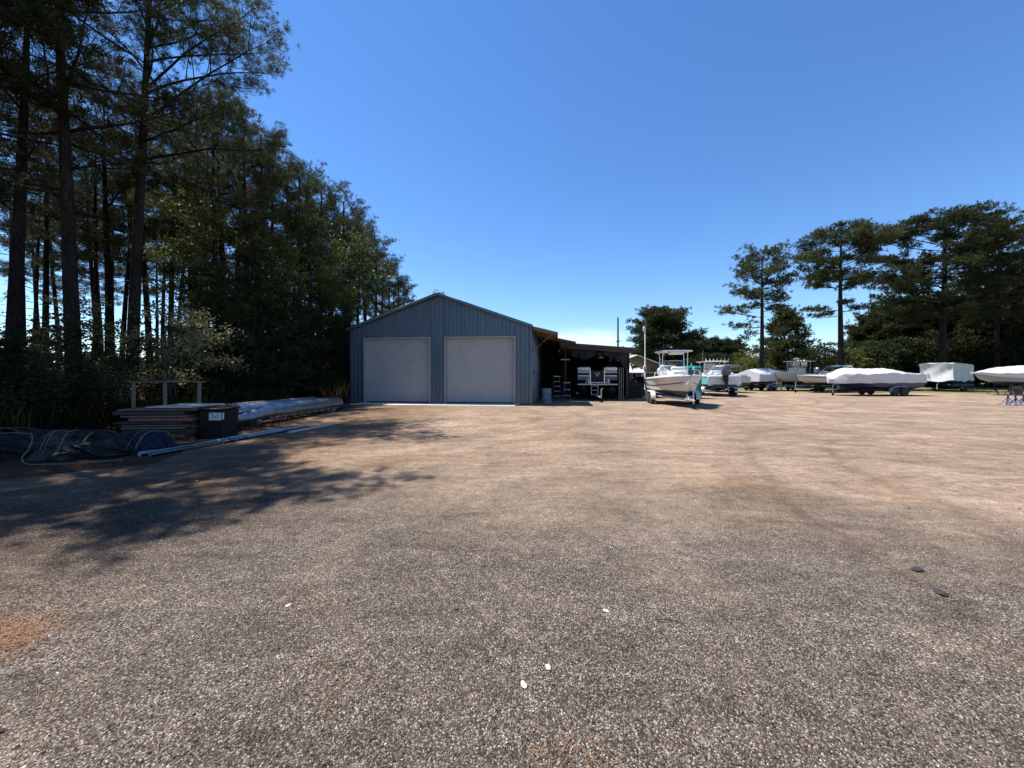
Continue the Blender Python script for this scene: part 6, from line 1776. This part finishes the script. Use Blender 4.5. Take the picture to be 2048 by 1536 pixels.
def hose():
    m = MB(); rr = random.Random(3)
    pts = [(-11.2, 7.1, .36), (-10.3, 7.15, .47), (-9.5, 7.05, .50), (-9.0, 6.95, .50), (-8.75, 6.7, .3), (-8.72, 6.58, .08), (-8.5, 6.5, .02), (-7.8, 6.6, .02), (-7.3, 6.9, .02), (-7.1, 6.75, .02)]
    P = []
    for i in range(len(pts) - 1):
        a, b = Vector(pts[i]), Vector(pts[i + 1])
        for k in range(4): P.append(a.lerp(b, k / 4) + Vector((rr.uniform(-.02, .02), rr.uniform(-.02, .02), 0)))
    m.tube(P, .009, 6); o = m.build('rope', M['wood'], None, 60); tag(o, 'pale rope trailing over the tarps down to the gravel', 'rope')
hose()
# ladder-like crate and small motor by the workshop's left corner
def motor():
    e = empty('small_outboard', (-9.3, 19.2, 0), R(30), 'small blue and white outboard motor on the ground by the workshop corner', 'motor')
    b = MB(); b.box((0, 0, .22), (.62, .34, .30), .09); b.build('base', M['bluesteel'], e)
    c = MB(); c.loft([[(x, .16 * s * math.cos(a), .48 + .13 * s * math.sin(a)) for a in np.linspace(0, 2 * PI, 14, endpoint=False)] for (x, s) in ((-.34, .5), (-.25, .95), (0, 1), (.2, .9), (.28, .4))], True); c.build('cowl', M['vinyl'], e, 60)
    l = MB(); l.tube([(-.3, 0, .42), (-.6, .03, .30), (-.85, .05, .16)], [.07, .05, .06], 8); l.build('gearcase', M['whitepaint'], e, 60)
    s = MB()
    for y in (-.22, .22): s.tube([(.1, y, 0), (0, y * .5, .3)], .02, 6); s.tube([(-.3, y, 0), (-.1, y * .5, .3)], .02, 6)
    s.build('cradle', M['blacksteel'], e)
motor()

# bits on the gravel
def clod(label, px, Y, s, mat, seed):
    rg = random.Random(seed); bm = bmesh.new(); bmesh.ops.create_icosphere(bm, subdivisions=2, radius=1)
    for v in bm.verts: v.co *= 1 + rg.uniform(-.25, .25); v.co.x *= s * 1.6; v.co.y *= s; v.co.z *= s * .35
    me = bpy.data.meshes.new('clod'); bm.to_mesh(me); bm.free(); me.materials.append(mat)
    o = link_mesh('clod', me); o.location = (at(px, Y), Y, s * .1); o.rotation_euler = (0, 0, rg.uniform(0, 3)); tag(o, label, 'clod')
M['earth'] = simple('dark_earth', (.03, .026, .024), .9, var=.4, scale=30, bmp=.5)
M['shell'] = simple('white_shell', (.5, .485, .455), .6, var=.08, scale=30)
clod('dark clod on the gravel at the right, farther of the two', 1833, 3.04, .035, M['earth'], 1)
clod('dark clod on the gravel at the right, nearer of the two', 1880, 2.72, .035, M['earth'], 2)
for (px, py, s, lab, k) in ((1048, 1369, .014, 'white oval stone in the centre foreground', 3), (1096, 1335, .013, 'pale angular stone just above the white oval one', 4), (577, 1211, .014, 'white stone on the left half of the gravel', 5), (1212, 1222, .014, 'white stone right of centre on the gravel', 6)):
    Y = 740 * 1.6 / (py - 750); clod(lab, px, Y, s, M['shell'], k)
def twig():
    m = MB(); m.tube([(0, 0, .008), (.05, -.015, .012), (.10, -.02, .008), (.16, -.05, .01)], [.004, .0035, .003, .002], 5); o = m.build('twig', M['bark'], None, 60)
    Y = 740 * 1.6 / (1240 - 750); o.location = (at(1315, Y), Y, 0); tag(o, 'thin dark twig on the gravel right of centre', 'twig')
twig()
